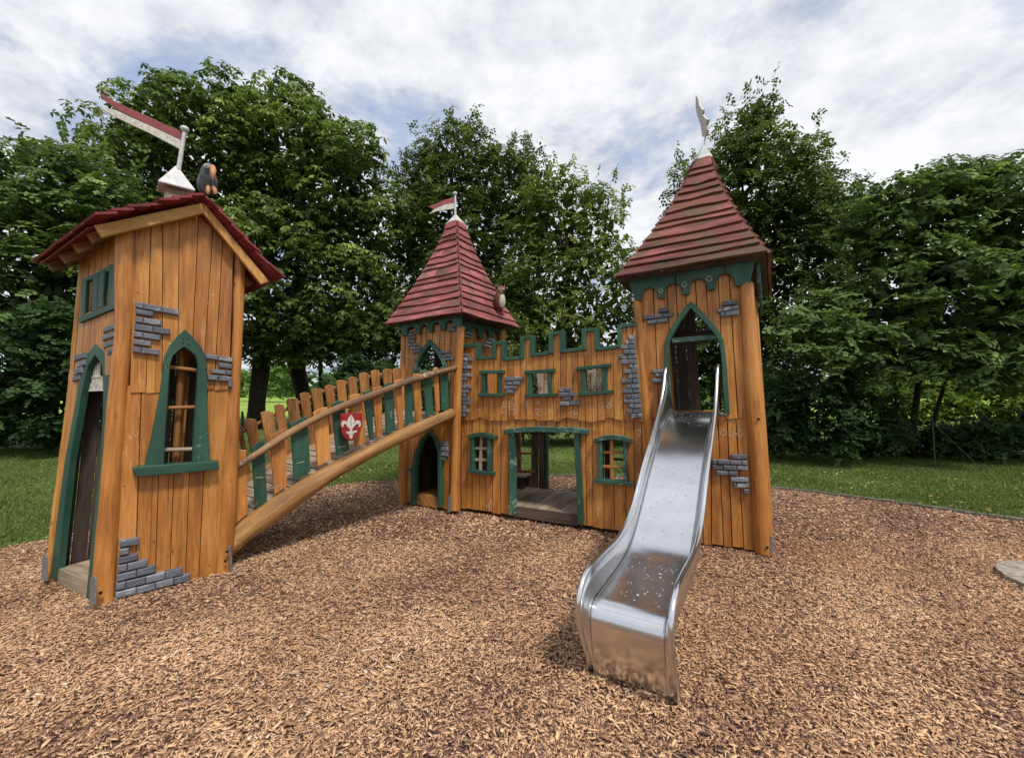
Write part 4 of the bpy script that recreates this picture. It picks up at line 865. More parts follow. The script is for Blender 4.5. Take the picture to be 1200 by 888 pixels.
bricks(MTF, [(165,240,205,235,25,[]), (152,272,215,268,29,[]), (155,305,232,303,29,[]), (150,340,215,338,32,[]), (150,378,250,372,32,[205]), (175,410,285,405,32,[232]), (200,445,280,438,32,[]), (490,455,592,448,31,[]), (510,492,605,488,30,[]), (530,525,630,518,32,[]), (590,185,640,172,31,[]), (568,215,650,210,35,[])], z6, .0, .045, BRICK, MT)
bricks(MTF, [(873,400,901,402,18,[]), (873,420,903,422,18,[]), (875,440,903,442,18,[]), (873,459,896,461,16,[]), (742,503,757,503,15,[]), (742,520,757,520,14,[])], z3, .0, .04, BRICK, MT)
# step inside lower door, dark back
p = [MTF.hit(486, 590), MTF.hit(512.5, 594)]
for q in p: q.z = .03
inn = -MTF.n
MB().hexa([p[0], p[1], p[1] + inn * .7, p[0] + inn * .7] + [x + V((0, 0, .14)) for x in (p[0], p[1], p[1] + inn * .7, p[0] + inn * .7)]).obj('door_step', PICK, MT)
# other sides
MW = 1.0; M0 = MTF.hit(474, 589); M1 = MTF.hit(533, 602); M0.z = M1.z = .05
T0 = MTF.hit(474, 384); T1 = MTF.hit(539, 376); M2, M3 = M1 + inn * MW, M0 + inn * MW; T2, T3 = T1 + inn * MW, T0 + inn * MW; T0z = T0.z; 
H = lambda v, z: V((v.x, v.y, z))
dz_ = 1.22
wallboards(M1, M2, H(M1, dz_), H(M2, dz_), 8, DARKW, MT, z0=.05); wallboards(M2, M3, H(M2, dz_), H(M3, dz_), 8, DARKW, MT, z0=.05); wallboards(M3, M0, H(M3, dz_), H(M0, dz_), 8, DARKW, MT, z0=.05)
for c_, t_ in ((M2, T2), (M3, T3)): MB().tube([c_, t_], [.065, .055], 12, lump=.04).obj('corner_log', ORLOG, MT)
for k in range(8): 
    a = M0.lerp(M1, (k + .03) / 8); b = M0.lerp(M1, (k + .97) / 8); a.z = b.z = dz_
    MB().hexa([a, b, b + inn * .98, a + inn * .98] + [x + V((0, 0, .03)) for x in (a, b, b + inn * .98, a + inn * .98)]).obj('floor_plank', RAW, MT)
# upper side walls: right side with arched opening, rear and left partly open
def sideq(a, b, c, d): return a, b, c, d
MTS2 = Pl(H(M1, 0), H(M2, 0)); 
sideA = [(560.5, 430), (561, 414), (563.5, 408.5), (567, 408), (572, 413), (575.5, 421), (576, 430)]
uT = lambda u: T1.z
ext = [MTS2.p(0, T1.z), MTS2.p(MW, T1.z)]
nb_ = 8
hu = [(.32, dz_ + .0), (.32, 1.62), (.38, 1.80), (.48, 1.88), (.58, 1.80), (.66, 1.62), (.66, dz_)]
for i in range(nb_):
    u0, u1 = MW * (i + .04) / nb_, MW * (i + .96) / nb_
    for q in MB().cut(MTS2, [(u0, dz_), (u1, dz_), (u1, T1.z), (u0, T1.z)], [[(a * MW, b) for a, b in hu]], -.02, .0): q.obj('plank', ORANGE, MT)
m = MB(); ho = hu[1:-1]
for off_, r_ in ((0, 1),):
    O_ = [(.27, dz_), (.27, 1.62), (.34, 1.84), (.48, 1.94), (.63, 1.84), (.71, 1.62), (.71, dz_)]; vs = []; uvs = []
    for (a, b), (c, d) in zip(O_, hu):
        vs += [MTS2.p(a * MW, b, .03), MTS2.p(c * MW, d, .03), MTS2.p(c * MW, d, -.02), MTS2.p(a * MW, b, 0)]; uvs += [(0, b), (.05, d), (.1, d), (.15, b)]
    fs = []
    for i in range(6):
        for k in range(4): j = (k + 1) % 4; fs.append((i*4 + k, i*4 + j, (i+1)*4 + j, (i+1)*4 + k))
    m.add(vs, uvs, fs); m.obj('door_trim', GREENW, MT)
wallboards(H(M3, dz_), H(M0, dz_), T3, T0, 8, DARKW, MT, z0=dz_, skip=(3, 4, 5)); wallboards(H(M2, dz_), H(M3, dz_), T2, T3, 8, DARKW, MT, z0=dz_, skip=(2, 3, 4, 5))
bricks(MTS, [(728,190,770,205,30,[]), (770,252,846,272,26,[]), (760,285,828,303,24,[])], z6, -.02, .03, BRICK, MT)
zW = zt(530, 360, 7.4); bricks(MTS, [(320,262,372,275,24,[]), (300,292,372,308,24,[]), (280,318,340,334,22,[])], zW, -.02, .03, BRICK, MT)
# valances
val = [(78,185),(95,292),(148,288),(150,240),(160,215),(178,202),(205,202),(228,222),(240,250),(245,278),(280,275),(283,225),(295,195),(315,182),(345,186),(362,212),(370,262),(412,256),(414,200),(425,172),(445,158),(470,160),(492,190),(500,240),(545,235),(547,180),(560,148),(582,134),(610,136),(632,160),(645,215),(705,205),(712,60)]
board(MTF, [z6(*q) for q in val], .02, .06, 'valance', GREEN, MT)
vs_r = [(.0, .0), (.0, -.18), (.06, -.18)]
def scallop(pl, u0, u1, z, h, n, d0, d1, mat, parent, tilt=0.0):
    P = [(u0, z)]; w_ = (u1 - u0) / n
    P.append((u0, z - h))
    for i in range(n):
        a = u0 + i * w_; P.append((a + w_ * .16, z - h)); 
        for k in range(7):
            t = math.pi * k / 6; P.append((a + w_ * .5 - math.cos(t) * w_ * .3, z - h * .72 + math.sin(t) * h * .42))
        P.append((a + w_ * .84, z - h))
    P.append((u1, z - h)); P.append((u1, z)); P = [(u, v + tilt * (u - u0)) for u, v in P]
    m = MB(); m.prism(pl, P, d0, d1, .004); return m.obj('valance', mat, parent)
scallop(MTS2, .0, MW, T1.z + .02, .2, 4, .02, .05, GREEN, MT)
# strap
strap(MTF, 525, 528.6, 580, 600, .09, MT)
# pyramid roofs
def pyramid(parent, FLp, FRp, BRp, BLp, top, s_end, rows, mat, expo=1.35, th=.02, name='roof_board'):
    C4 = [FLp, FRp, BRp, BLp]; Bc = sum(C4, V((0, 0, 0))) / 4
    def ring(t):
        s = s_end + (1 - s_end) * (1 - t) ** expo if t < 1 else s_end
        base_tilt = (1 - t)
        return [Bc.lerp(top, t) + V(((q - Bc).x * s, (q - Bc).y * s, (q - Bc).z * s)) for q in C4]
    cutsr = [0] + [(r + random.uniform(-.2, .2)) / rows for r in range(1, rows)] + [1]
    for r in range(rows):
        t0 = max(0, cutsr[r] - .1 / rows); t1 = cutsr[r + 1]; a = ring(t0); b = ring(t1)
        for k in range(4):
            k2 = (k + 1) % 4; e0, e1, r1, r0 = a[k], a[k2], b[k2], b[k]; nn = (e1 - e0).cross(r0 - e0).normalized()
            if nn.dot((e0 + e1) / 2 - Bc) < 0: nn = -nn
            cuts = [0, 1] if (random.random() < .55 or (e1 - e0).length < .5) else [0, random.uniform(.3, .7), 1]
            for s, e in zip(cuts[:-1], cuts[1:]):
                n = 5; vs = []; uvs = []; ph = random.uniform(0, 6.28); am = random.uniform(.002, .013); w_ = random.uniform(-.008, .008)
                for i in range(n + 1):
                    t = s + (e - s) * i / n; t = min(max(t, s + (.002 if s > 0 else 0)), e - (.002 if e < 1 else 0)); lo = e0.lerp(e1, t); hi = r0.lerp(r1, t); dn = (lo - hi).normalized()
                    lo = lo + dn * (am * math.sin(ph + t * 7) + w_ * .5)
                    for q, o_ in ((lo, .016), (lo, .016 + th), (hi, .002 + th * .5), (hi, -.004)): vs.append(q + nn * o_); 
                    L_ = (e1 - e0).length * t; uvs += [(0, L_), (.02, L_), (.1, L_), (.12, L_)]
                fs = []
                for i in range(n):
                    for j in range(4): j2 = (j + 1) % 4; fs.append((i*4 + j, (i+1)*4 + j, (i+1)*4 + j2, i*4 + j2))
                fs += [(0, 1, 2, 3), (n*4 + 3, n*4 + 2, n*4 + 1, n*4)]
                MB().add(vs, uvs, fs).obj(name, mat, parent)
    a = ring(0); m = MB(); m.add([q + V((0, 0, .004)) for q in a], [(q.x, q.y) for q in a], [(0, 1, 2, 3)]); m.obj('roof_soffit', DARKW, parent)
    return ring(1.0), Bc
def square(F0, F1, n_in, ln, dz1=0, dz0=0):
    return F0, F1, F1 + n_in * ln + V((0, 0, dz1)), F0 + n_in * ln + V((0, 0, dz0))
MR = MTF.shift(.17); f0 = MR.hit(453, 381); f1 = MR.hit(541, 367.5); c4 = square(f0, f1, inn, (f1 - f0).length * .97, -.03, -.03)
cc = (c4[0] + c4[2]) / 2; top = at(534.5, 262, cc.y)
ringT, _ = pyramid(MT, *c4, top, .125, 14, RED, 1.3, th=.026)
def cap_on(ring, apexp, parent, grow=1.25):
    c = sum(ring, V((0,0,0))) / 4; r = [c + (q - c) * grow - V((0, 0, .012)) for q in ring]; mid_ = [V(c).lerp(apexp, .5) + (q - c) * .50 for q in r]; t = [apexp + (q - c) * .06 for q in r]
    vs = [q - V((0,0,.008)) for q in r] + r + mid_ + t; fs = []
    for k in range(3):
        for i in range(4): j = (i + 1) % 4; fs.append((k*4 + i, k*4 + j, (k+1)*4 + j, (k+1)*4 + i))
    fs += [(3,2,1,0), (12,13,14,15)]; return MB().add(vs, [(v_.x, v_.z) for v_ in vs], fs).obj('roof_cap', WHITEM, parent)
cap_on(ringT, at(533.8, 251, cc.y), MT)
vane = mast(MT, at(533.6, 254, cc.y), at(533.4, 229, cc.y), .017, .034)
z4 = zt(430, 210, 4.23); FP2 = Pl(at(533, 240, cc.y), at(533, 240, cc.y) + V((.98, .2, 0)).normalized())
flag(FP2, [z4(*q) for q in [(305, 136), (345, 122), (385, 104), (432, 90), (432, 118), (385, 126), (350, 142), (332, 152)]], [z4(*q) for q in [(310, 173), (332, 152), (350, 143), (385, 127), (432, 119), (432, 147), (385, 154), (345, 160)]], vane)
# owl
Yo = (c4[1].y * .35 + c4[2].y * .65); O = lambda x, y, dy=0: at(x, y, Yo + dy)
owl = thing('carved_owl', 'carved brown owl with white breast sitting on the middle tower roof', 'carved bird', O(587, 366))
figure_tube([O(586, 364), O(585.5, 360), O(585.5, 354), O(585.5, 347), O(586.5, 342), O(587.5, 338), O(587.5, 335.5)], [.03, .058, .075, .07, .055, .058, .03], OWLB, 'body', owl)
figure_tube([O(588, 360, -.03), O(588.5, 354, -.05), O(588.5, 346, -.045)], [.03, .052, .035], WHITEP, 'breast', owl, 12)
for x in (584, 591): figure_tube([O(x, 338), O(x + (.6 if x > 587 else -.6), 333)], [.02, .004], OWLB, 'ear_tuft', owl, 8)
for x in (585.5, 590): figure_tube([O(x, 338.5, -.045), O(x, 338.5, -.065)], [.016, .013], WHITEP, 'eye', owl, 10)
figure_tube([O(588, 340, -.05), O(588, 342.5, -.075)], [.009, .003], BEAK, 'beak', owl, 8)
figure_tube([O(580.5, 346), O(579.5, 354, .01), O(582, 362, .02)], [.022, .03, .008], OWLB, 'wing', owl, 10)
figure_tube([O(586, 362, .02), O(590, 369, .0)], [.035, .022], REDP, 'tail', owl, 10, .5)

# ================================================================== GATEHOUSE WALL
GW = thing('battlement_wall', 'orange plank castle wall with green battlements, windows and open gateway', 'play wall', WF.o)
z2 = zt(660, 370, 8.07); zg = zt(530, 480, 6.341); zw = zt(460, 370, 3.417)
skyH = [(530, 404.5), (559, 403), (559, 419), (578, 418), (578, 401), (590, 400), (590, 420), (611, 418.5), (611, 395), (623, 394), (623, 416), (645, 412.5), (645, 390), (658, 388.5), (658, 411), (684, 408), (684, 386.5), (698.5, 385), (698.5, 409), (726, 406), (726, 381.5), (765, 377), (765, 350), (530, 350)]
W1 = [(566, 436), (584, 436), (584, 463), (566, 463)]; W2 = [(621, 435), (643, 434), (643, 463), (621, 463)]; W3 = [(684, 429), (708, 427.5), (708, 460), (684, 460)]
up = [538, 545, 552.3, 560.4, 566.8, 573.2, 579, 586.8, 594.6, 601.9, 609.5, 616.5, 624.6, 632, 640.8, 648, 656.4, 663, 670, 676, 683.5, 692, 698.4, 706.8, 717.6, 728, 734, 741, 750, 757]
ub = [536.5, 543.5, 551, 559.5, 566, 573, 579, 587, 594.6, 602, 609.5, 617, 625, 632.5, 641, 649, 657, 664, 671, 678, 686, 694, 700.5, 709, 720, 731, 738, 745, 754, 762]
wav = lambda x: 492 + 1.6 * math.sin(x * .12) + .8 * math.sin(x * .31)
planks(WF, up, ub, lambda x: 374, wav, -.0, .022, ORANGE, GW, [skyH, W1, W2, W3], gap=.35, jit=1.1)
gate = [(600, 504), (675.5, 504), (677, 640), (600, 640)]; LW1 = [(552.5, 509), (572, 510), (572, 553), (552.5, 552)]; LW2 = [(702.5, 513), (732, 514), (732, 564), (702.5, 562)]
lo_ = [536, 546.6, 553.7, 562.3, 569.4, 577.3, 586.8, 596.5, 604, 680, 686, 694, 707.3, 719, 732.2, 742.4, 752, 762]; lo2 = [534, 546, 553, 561.5, 569, 577, 586.5, 596.5, 604, 680, 687, 695, 708, 720, 734, 744, 754, 764]
planks(WF, lo_[:9], lo2[:9], lambda x: 488, lin(536, 594.5, 729, 622), -.025, 0, ORANGE, GW, [gate, LW1, LW2], gap=.35)
planks(WF, lo_[9:], lo2[9:], lambda x: 488, lin(536, 594.5, 729, 622), -.025, 0, ORANGE, GW, [gate, LW1, LW2], gap=.35)
planks(WF, [604, 616, 628, 640, 652, 664, 680], [604, 616, 628, 640, 652, 664, 680], lambda x: 488, lambda x: 506, -.025, 0, ORANGE, GW, None, gap=.35, jit=0)
board(WF, [(540, 380), (752, 376), (758, 622), (538, 594)], -.045, -.035, 'gap_backing', DARKW, GW, [skyH, W1, W2, W3, gate, LW1, LW2])  # added dark backing so no light shows between wall planks
# battlement trim boards
T = [((542.4, 406), (560.8, 403.2), 4), ((559.2, 402), (559, 421), 4.2), ((557, 419.6), (579.2, 418.6), 3.6), ((578.4, 399.5), (578.2, 420), 4.6), ((576.5, 402), (592, 401), 3.8), ((589.8, 399.5), (589.8, 422), 4.8), ((588, 420.6), (613, 418.6), 4), ((611.2, 393.8), (611.2, 420), 4.6),
 ((609.2, 396), (626, 394.8), 4), ((623.3, 394), (623.1, 417.5), 5.2), ((620.5, 416), (648.6, 412.6), 4), ((645.2, 389.5), (645.2, 414), 5.2), ((642.7, 391.5), (661, 389), 4), ((658.2, 387.5), (658.6, 413), 5.8), ((657, 411.8), (686.6, 407.8), 4.2), ((683.8, 385), (683.8, 409.5), 5),
 ((681.5, 387.4), (701.2, 385.6), 4), ((698.8, 384.6), (699.4, 409.5), 5.4), ((697, 409.6), (729, 405.2), 4.2), ((725.8, 380.4), (726, 407.5), 5.4), ((723, 382.5), (745, 379.8), 4)]
for i, (a, b, wd) in enumerate(T): bar(WF, a, b, wd, -.01, .05 + (.006 if abs(a[0] - b[0]) < 2 else 0), 'battlement_trim', GREEN, GW)
def window(pl, lint, sill, jl, jr, wd, parent, mat=GREEN, d=.055):
    f = frame(pl, [(jl[0], jl[1], wd), (jr[0], jr[1], wd)], -.02, d, 'window_frame', mat, parent)
    board(pl, lint, -.01, d + .02, 'lintel', mat, f); board(pl, sill, -.01, d + .025, 'sill', mat, f); return f
def qd(a, b, h): return [a, b, (b[0], b[1] + h), (a[0], a[1] + h)]
window(WF, qd((561, 434), (590, 433.6), 4), qd((559.5, 460.8), (589.8, 461), 3.6), ((566, 436), (566, 463)), ((584.6, 436), (584.6, 463)), 4, GW)
window(WF, qd((614, 434.4), (649.6, 431.6), 4), qd((614.5, 461.8), (650.7, 460.6), 4), ((620.6, 436), (620.6, 464)), ((643.4, 435), (644, 463)), 4.4, GW)
window(WF, qd((674.8, 430), (715.6, 425.6), 4), qd((676.7, 459.5), (717.6, 457), 4), ((682.5, 431), (684.5, 461)), ((708.2, 429), (709, 459)), 5.2, GW)
f = window(WF, [(547, 510), (555, 507.6), (564, 506.6), (573, 508.6), (580.5, 511), (580.3, 515.2), (572, 513), (564, 511.6), (555, 512.4), (547.4, 514)], qd((546.8, 550.2), (577.4, 553.6), 3.6), ((552.8, 510), (552.4, 552)), ((573, 511), (572.6, 554)), 4.4, GW)
frame(WF, [((563.6, 510), (562.4, 552), 3.2), ((554, 525), (571, 525.6), 3.2), ((554, 538.4), (570.5, 539), 3.2)], -.01, .012, 'window_bar', RAW, f)
f = window(WF, [(695.4, 514.6), (706, 511), (717.5, 509.6), (729, 511), (740, 514.6), (739.8, 519.6), (729, 516.4), (717.5, 515), (706, 516), (696, 519)], qd((695.8, 561), (741.2, 565), 4.6), ((702.8, 514), (702.6, 562)), ((732, 515), (732.4, 564)), 4.8, GW, GREENW)
frame(WF, [((716.4, 513), (716.8, 564), 4.2), ((704, 529.5), (730, 530.2), 3.2), ((704, 546.4), (730, 547.6), 3.6)], -.01, .012, 'window_bar', PICK, f)
# gateway
gf = band(WF, [(602.5, 603), (602.3, 570), (602.8, 508)], [(596, 603), (596.3, 570), (596.4, 508)], -.02, .065, 'gate_post', GREENW, GW)
band(WF, [(678.4, 507), (679, 530), (680.4, 550), (681.5, 580), (683, 614.5)], [(672.3, 507), (672.8, 530), (674.6, 550), (675.4, 580), (676.6, 614)], -.02, .065, 'gate_post', GREENW, GW)
board(WF, [(589.6, 503.6), (606, 501.2), (625, 500), (650, 500.4), (670, 501.2), (688.4, 503.4), (688, 509), (670, 507.4), (650, 506.4), (625, 506), (606, 507), (590, 508.8)], -.01, .09, 'gate_lintel', GREENW, GW)
# bricks
rr = []; y = 414; alt = [548, 553, 547.5, 552, 547, 552.5, 546.5, 545, 551.5, 549.5, 545.5, 550, 550.5, 546, 549, 545]
for i in range(16):
    x0 = 540.6 - (y - 414) * .04; rr.append((x0, y, alt[i], y, 4.6, [x0 + (alt[i] - x0) * random.uniform(.4, .6)] if alt[i] > 549 or i % 2 else [])); y += 4.65
bricks(WF, rr, lambda a, b: (a, b), .02, .055, BRICK, GW)
rr = []
for i, (yy, lx) in enumerate([(180,615),(224,582),(270,538),(318,570),(366,525),(412,543),(456,620),(502,568),(548,612),(597,545),(645,590),(690,553),(740,590),(785,567),(833,622),(880,600),(925,640)]):
    a, b = z2(lx, yy); x1 = 743.6 + (b - 392) * .095; rr.append((a, b + .4, x1, b - .4, 5.5, [a + (x1 - a) * random.uniform(.35, .65)] if (x1 - a) > 9 else []))
bricks(WF, rr, lambda a, b: (a, b), .02, .055, BRICK, GW)
bricks(WF, [(440,605,613,600,36,[530]), (462,642,588,640,33,[520]), (440,680,557,680,33,[500]), (465,713,528,713,35,[]), (920,700,1022,697,36,[970]), (922,740,1060,733,38,[1010]), (965,775,1030,772,36,[]), (930,818,1105,808,40,[1015])], zW, .02, .055, BRICK, GW)
# gatehouse depth: floor, back wall, upper deck
DEP = 1.05; wi = -WF.n
F0 = WF.hit(540, 600); F1 = WF.hit(765, 632); F0.z = F1.z = 0
nfl = 20
for k in range(nfl):
    a = F0.lerp(F1, (k + .03) / nfl); b = F0.lerp(F1, (k + .97) / nfl); zb = .13
    c = [H(a, zb), H(b, zb), H(b, zb) + wi * DEP, H(a, zb) + wi * DEP]
    c = [c[0] + wi * .03, c[1] + wi * .03, c[2], c[3]]
    MB().hexa(c + [x + V((0, 0, .035 + random.uniform(-.003, .003))) for x in c]).obj('floor_plank', RAW, GW)
a = WF.hit(600, 600); b = WF.hit(677, 600); c = [H(a, .04) + wi * .0, H(b, .04), H(b, .04) + wi * .04, H(a, .04) + wi * .04]
MB().hexa(c + [x + V((0, 0, .125)) for x in c]).obj('sill_beam', DARKW, GW)
MB().tube([H(a.lerp(b, .47), -.02) + wi * .05, H(a.lerp(b, .47), .05) + wi * .05], .018, 8).obj('post_strap', GALV, GW)
UZ = 1.24
for k in range(14):
    a = F0 + wi * DEP * (k + .03) / 14; b = F1 + wi * DEP * (k + .03) / 14; g_ = wi * DEP * .62 / 14; a = a + wi * .03; b = b + wi * .03
    MB().hexa([H(a, UZ), H(b, UZ), H(b, UZ) + g_, H(a, UZ) + g_] + [x + V((0, 0, .03)) for x in (H(a, UZ), H(b, UZ), H(b, UZ) + g_, H(a, UZ) + g_)]).obj('floor_plank', DARKW, GW)
WB = Pl(F0 + wi * DEP, F1 + wi * DEP)
# back lower wall: planks with a window, left part only
bw = [(606.5, 500), (623, 500), (622.5, 551), (606, 551)]
xs = [545, 556, 567, 578, 589, 600, 611, 622, 631, 639]
planks(WB, xs, xs, lambda x: 488, lambda x: 578, -.02, 0, DARKW, GW, [bw], jit=.5)
frame(WB, [((608, 500), (608, 552), 3.4), ((604, 531), (624, 531.2), 2.6), ((604, 552.5), (626, 552.8), 3)], -.01, .03, 'window_bar', BROWN, GW)
c0 = WB.hit(600, 556, .0); c1 = WB.hit(623, 556, .0); n_ = WF.n * .24
MB().hexa([c0, c1, c1 + n_, c0 + n_] + [x + V((0, 0, .03)) for x in (c0, c1, c1 + n_, c0 + n_)]).obj('bench', RAW, GW)
c2_ = c0.lerp(c1, .6); c3_ = c0.lerp(c1, .8)
MB().hexa([H(c2_, .17) + n_ * .3, H(c3_, .17) + n_ * .3, H(c3_, .17) + n_ * .8, H(c2_, .17) + n_ * .8, c2_ + n_ * .1, c3_ + n_ * .1, c3_ + n_ * .8, c2_ + n_ * .8]).obj('bench_leg', DARKW, GW)
planks(WB, [700, 708, 716], [700, 708, 716], lambda x: 488, lambda x: 590, -.02, 0, DARKW, GW, None, jit=0)
frame(WB, [((716, 538), (770, 540), 3)], -.03, .02, 'rail', BROWN, GW)
frame(WB, [((640, 492), (640.5, 579), 2.6)], -.03, .02, 'post', GREEN, GW)
MB().tube([H(WB.hit(768, 540), .0), H(WB.hit(768, 540), 2.0)], .055, 12, lump=.04).obj('post', DARKW, GW)
xb = [545, 556, 567, 575, 582, 590, 598, 606, 614, 622, 629, 637, 645, 653, 661, 669, 677, 685, 692, 699, 706, 713, 720, 728, 736, 744, 752, 760]
planks(WB, xb, xb, lambda x: 424 - (x - 600) * .04, lambda x: 492, -.02, 0, BACKW, GW, [[(624.5, 400), (628.5, 400), (628.5, 470), (624.5, 470)]], jit=.8, gap=.6)
MB().tube([WB.hit(572, 492), WB.hit(573, 418)], .04, 10).obj('post', GREEN, GW)
for q in (545, 758):
    g0 = H(WB.hit(q, 560), 0); MB().tube([g0, g0 + V((0, 0, 1.3))], .05, 10, lump=.05).obj('post', DARKW, GW)

# ================================================================== SLIDE TOWER
RT = thing('slide_tower', 'right orange tower with mossy red pyramid roof above the slide', 'play tower', RTF.o)
zR = zt(740, 280, 7.06); zP = zt(760, 400, 7.4); zQ = zt(790, 520, 6.346)
door = [(781.5, 488), (781.5, 401), (785.5, 391), (797.5, 371.5), (809.4, 357), (824, 371), (838, 386), (846, 401), (849, 430), (852, 488)]
planks(RTF, [750, 765, 781, 791, 802, 814, 826, 840.5, 853, 866], [762, 773, 790, 801, 812, 824, 838, 850.5, 864.8, 876], lin(745, 335, 866, 300), lin(760, 490, 876, 489.5), -.02, .014, ORANGE, RT, [door], gap=.5)
planks(RTF, [758, 768, 779, 790, 801, 812, 823, 833, 841, 852, 862, 876], [763, 773, 783, 793, 804, 815, 824, 834, 848, 858, 871.6, 885], lambda x: 486, lin(745, 627, 883, 644), -.03, 0, ORANGE, RT, [[(782, 470), (852, 470), (852, 488), (782, 488)]], gap=.5)
logpx(RTF, [(742, 752, 352), (746.5, 757, 420), (751, 762, 465), (753.5, 764.5, 490), (757, 768, 540), (762, 774, 630)], .02, 'corner_log', ORLOG, RT)
logpx(RTF, [(864.5, 883, 333), (868, 888, 395), (873, 895, 470), (876, 899, 520), (880.5, 903.5, 590), (884, 906, 647)], 0, 'corner_log', ORLOG, RT)
band(RTF, [(778, 488), (778, 440), (779, 400), (783, 390), (796, 368), (809.4, 352.5), (826, 368), (840, 383), (848, 398), (852, 430), (855.5, 485)], [(784, 488), (784, 440), (784.5, 402), (788, 394), (799, 375), (809.4, 361), (822, 374), (836, 389), (843.5, 402), (846.5, 430), (848.5, 485)], -.02, .055, 'door_trim', GREEN, RT)
bar(RTF, (787, 399), (841, 394.5), 5.5, -.02, .02, 'door_crossbar', GREENW, RT)
bricks(RTF, [(222,573,306,564,38,[]), (98,635,345,602,36,[188,255]), (130,672,297,652,34,[210]), (748,518,882,498,40,[]), (707,572,888,545,38,[755]), (735,605,892,585,42,[775])], zR, .01, .05, BRICK, RT)
bricks(RTF, [(22,238,135,238,35,[]), (58,276,135,276,33,[95]), (30,320,137,320,38,[])], zP, .01, .05, BRICK, RT)
bricks(RTF, [(425,78,545,80,35,[]), (285,115,548,125,36,[320,415,505]), (285,155,552,165,36,[367,465]), (313,197,475,206,36,[405]), (420,247,555,250,38,[]), (445,290,558,293,36,[465]), (515,335,560,338,38,[])], zQ, .0, .045, BRICK, RT)
for pg in ([(-28,345),(30,512),(85,515),(88,470),(97,438),(118,412),(150,400),(185,408),(208,435),(217,490),(272,488),(275,440),(290,395),(320,371),(358,366),(358,250),(0,300)],
           [(366,250),(366,366),(395,382),(413,415),(420,460),(482,455),(485,400),(502,352),(540,328),(585,333),(618,366),(630,425),(695,415),(699,362),(715,315),(742,292),(768,288),(765,180)],
           [(773,180),(777,287),(815,292),(848,328),(862,388),(980,370),(1020,190),(1032,130)]):
    board(RTF, [zR(*q) for q in pg], .03, .065, 'valance', GREEN, RT)
ri = V((math.cos(math.radians(58)), math.sin(math.radians(58)), 0)); R0 = RTF.hit(768, 632); R1 = RTF.hit(895, 650); R0.z = R1.z = .05; RW = 1.15
U0 = RTF.hit(749, 340); U1 = RTF.hit(874, 312); R2, R3 = R1 + ri * RW, R0 + ri * RW; U2, U3 = U1 + ri * RW + V((0,0,-.05)), U0 + ri * RW
RZ = RTF.hit(815, 486).z
for c_, t_ in ((R2, U2), (R3, U3)): MB().tube([c_, t_], [.08, .065], 12, lump=.04).obj('corner_log', ORLOG, RT)
lr_ = lambda a, b, z, A, B: A.lerp(B, (z - A.z) / (B.z - A.z))
def midpt(A, B, z): return A.lerp(B, (z - A.z) / (B.z - A.z))
m0, m1, m2, m3 = midpt(R0, U0, RZ), midpt(R1, U1, RZ), midpt(R2, U2, RZ), midpt(R3, U3, RZ)
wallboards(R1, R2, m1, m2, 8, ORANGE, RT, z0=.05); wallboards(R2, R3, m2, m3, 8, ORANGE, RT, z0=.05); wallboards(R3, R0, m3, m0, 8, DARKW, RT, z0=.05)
# upper: right wall with opening, left wall dark, rear right half open
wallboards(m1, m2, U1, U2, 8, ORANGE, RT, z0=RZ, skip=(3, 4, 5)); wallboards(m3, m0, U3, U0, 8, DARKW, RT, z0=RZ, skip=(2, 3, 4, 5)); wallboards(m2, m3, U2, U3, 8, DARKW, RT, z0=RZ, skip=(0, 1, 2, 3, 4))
a, b = U3.lerp(U2, .0), U3.lerp(U2, 1); a = a - V((0, 0, .42)); b = b - V((0, 0, .42)); MB().tube([a, b], .05, 10, lump=.05).obj('cross_beam', DARKW, RT)
for k in range(9):
    a = m0.lerp(m1, (k + .03) / 9); b = m0.lerp(m1, (k + .97) / 9); a.z = b.z = RZ - .05
    q = [a, b, b + ri * (RW - .04), a + ri * (RW - .04)]; q = [q[0] + ri * .02, q[1] + ri * .02, q[2], q[3]]; MB().hexa(q + [x + V((0, 0, .03)) for x in q]).obj('floor_plank', RAW, RT)
RP = Pl(H(R1, 0), H(R2, 0)); scallop(RP, .0, RW, U1.z + .10, .28, 4, -.02, .01, GREEN, RT, tilt=-.10)
strap(RTF, 902, 906.5, 628, 648, .07, RT)
MB().tube([H(RTF.hit(902, 648), -.02) + ri * .0, H(RTF.hit(902, 648), .07)], .028, 8).obj('post_strap', GALV, RT)
c = RTF.hit(899, 641, .08); MB().tube([c, c + RTF.n * .012], .012, 8).obj('bolt', BLACK, RT); c = RTF.hit(889, 491, .085); MB().tube([c, c + RTF.n * .012], .012, 8).obj('bolt', BLACK, RT)
RR = RTF.shift(.2); f0 = RR.hit(722, 327); f1 = RR.hit(898, 297); ln = 1.36; c4 = square(f0, f1, ri, ln, -.15, -.04)
cc = (c4[0] + c4[2]) / 2; top = at(824.5, 190, cc.y - .05)
ringT, _ = pyramid(RT, *c4, top, .115, 13, REDM, 1.32, th=.032)
cap_on(ringT, at(825, 170, cc.y - .05), RT, 1.3)
vane = MB().tube([at(825.5, 172, cc.y - .05), at(827, 158, cc.y - .05)], .012, 8).obj('flag_mast', WHITEM, RT)
ev = at(826, 150, cc.y); FP3 = Pl(ev, ev + V((.35, .94, 0)).normalized()); zS = zt(700, 90, 3.287)
m = MB(); m.prism(FP3, [FP3.uv(*zS(*q)) for q in [(382, 70), (392, 85), (396, 110), (410, 128), (408, 145), (420, 160), (430, 165), (425, 180), (426, 205), (422, 230), (408, 232), (404, 205), (400, 180), (392, 160), (386, 140), (382, 120)]], -.012, .012, .003); m.obj('flag_blade', WHITEP, vane, 'grey white pennant seen nearly edge on')
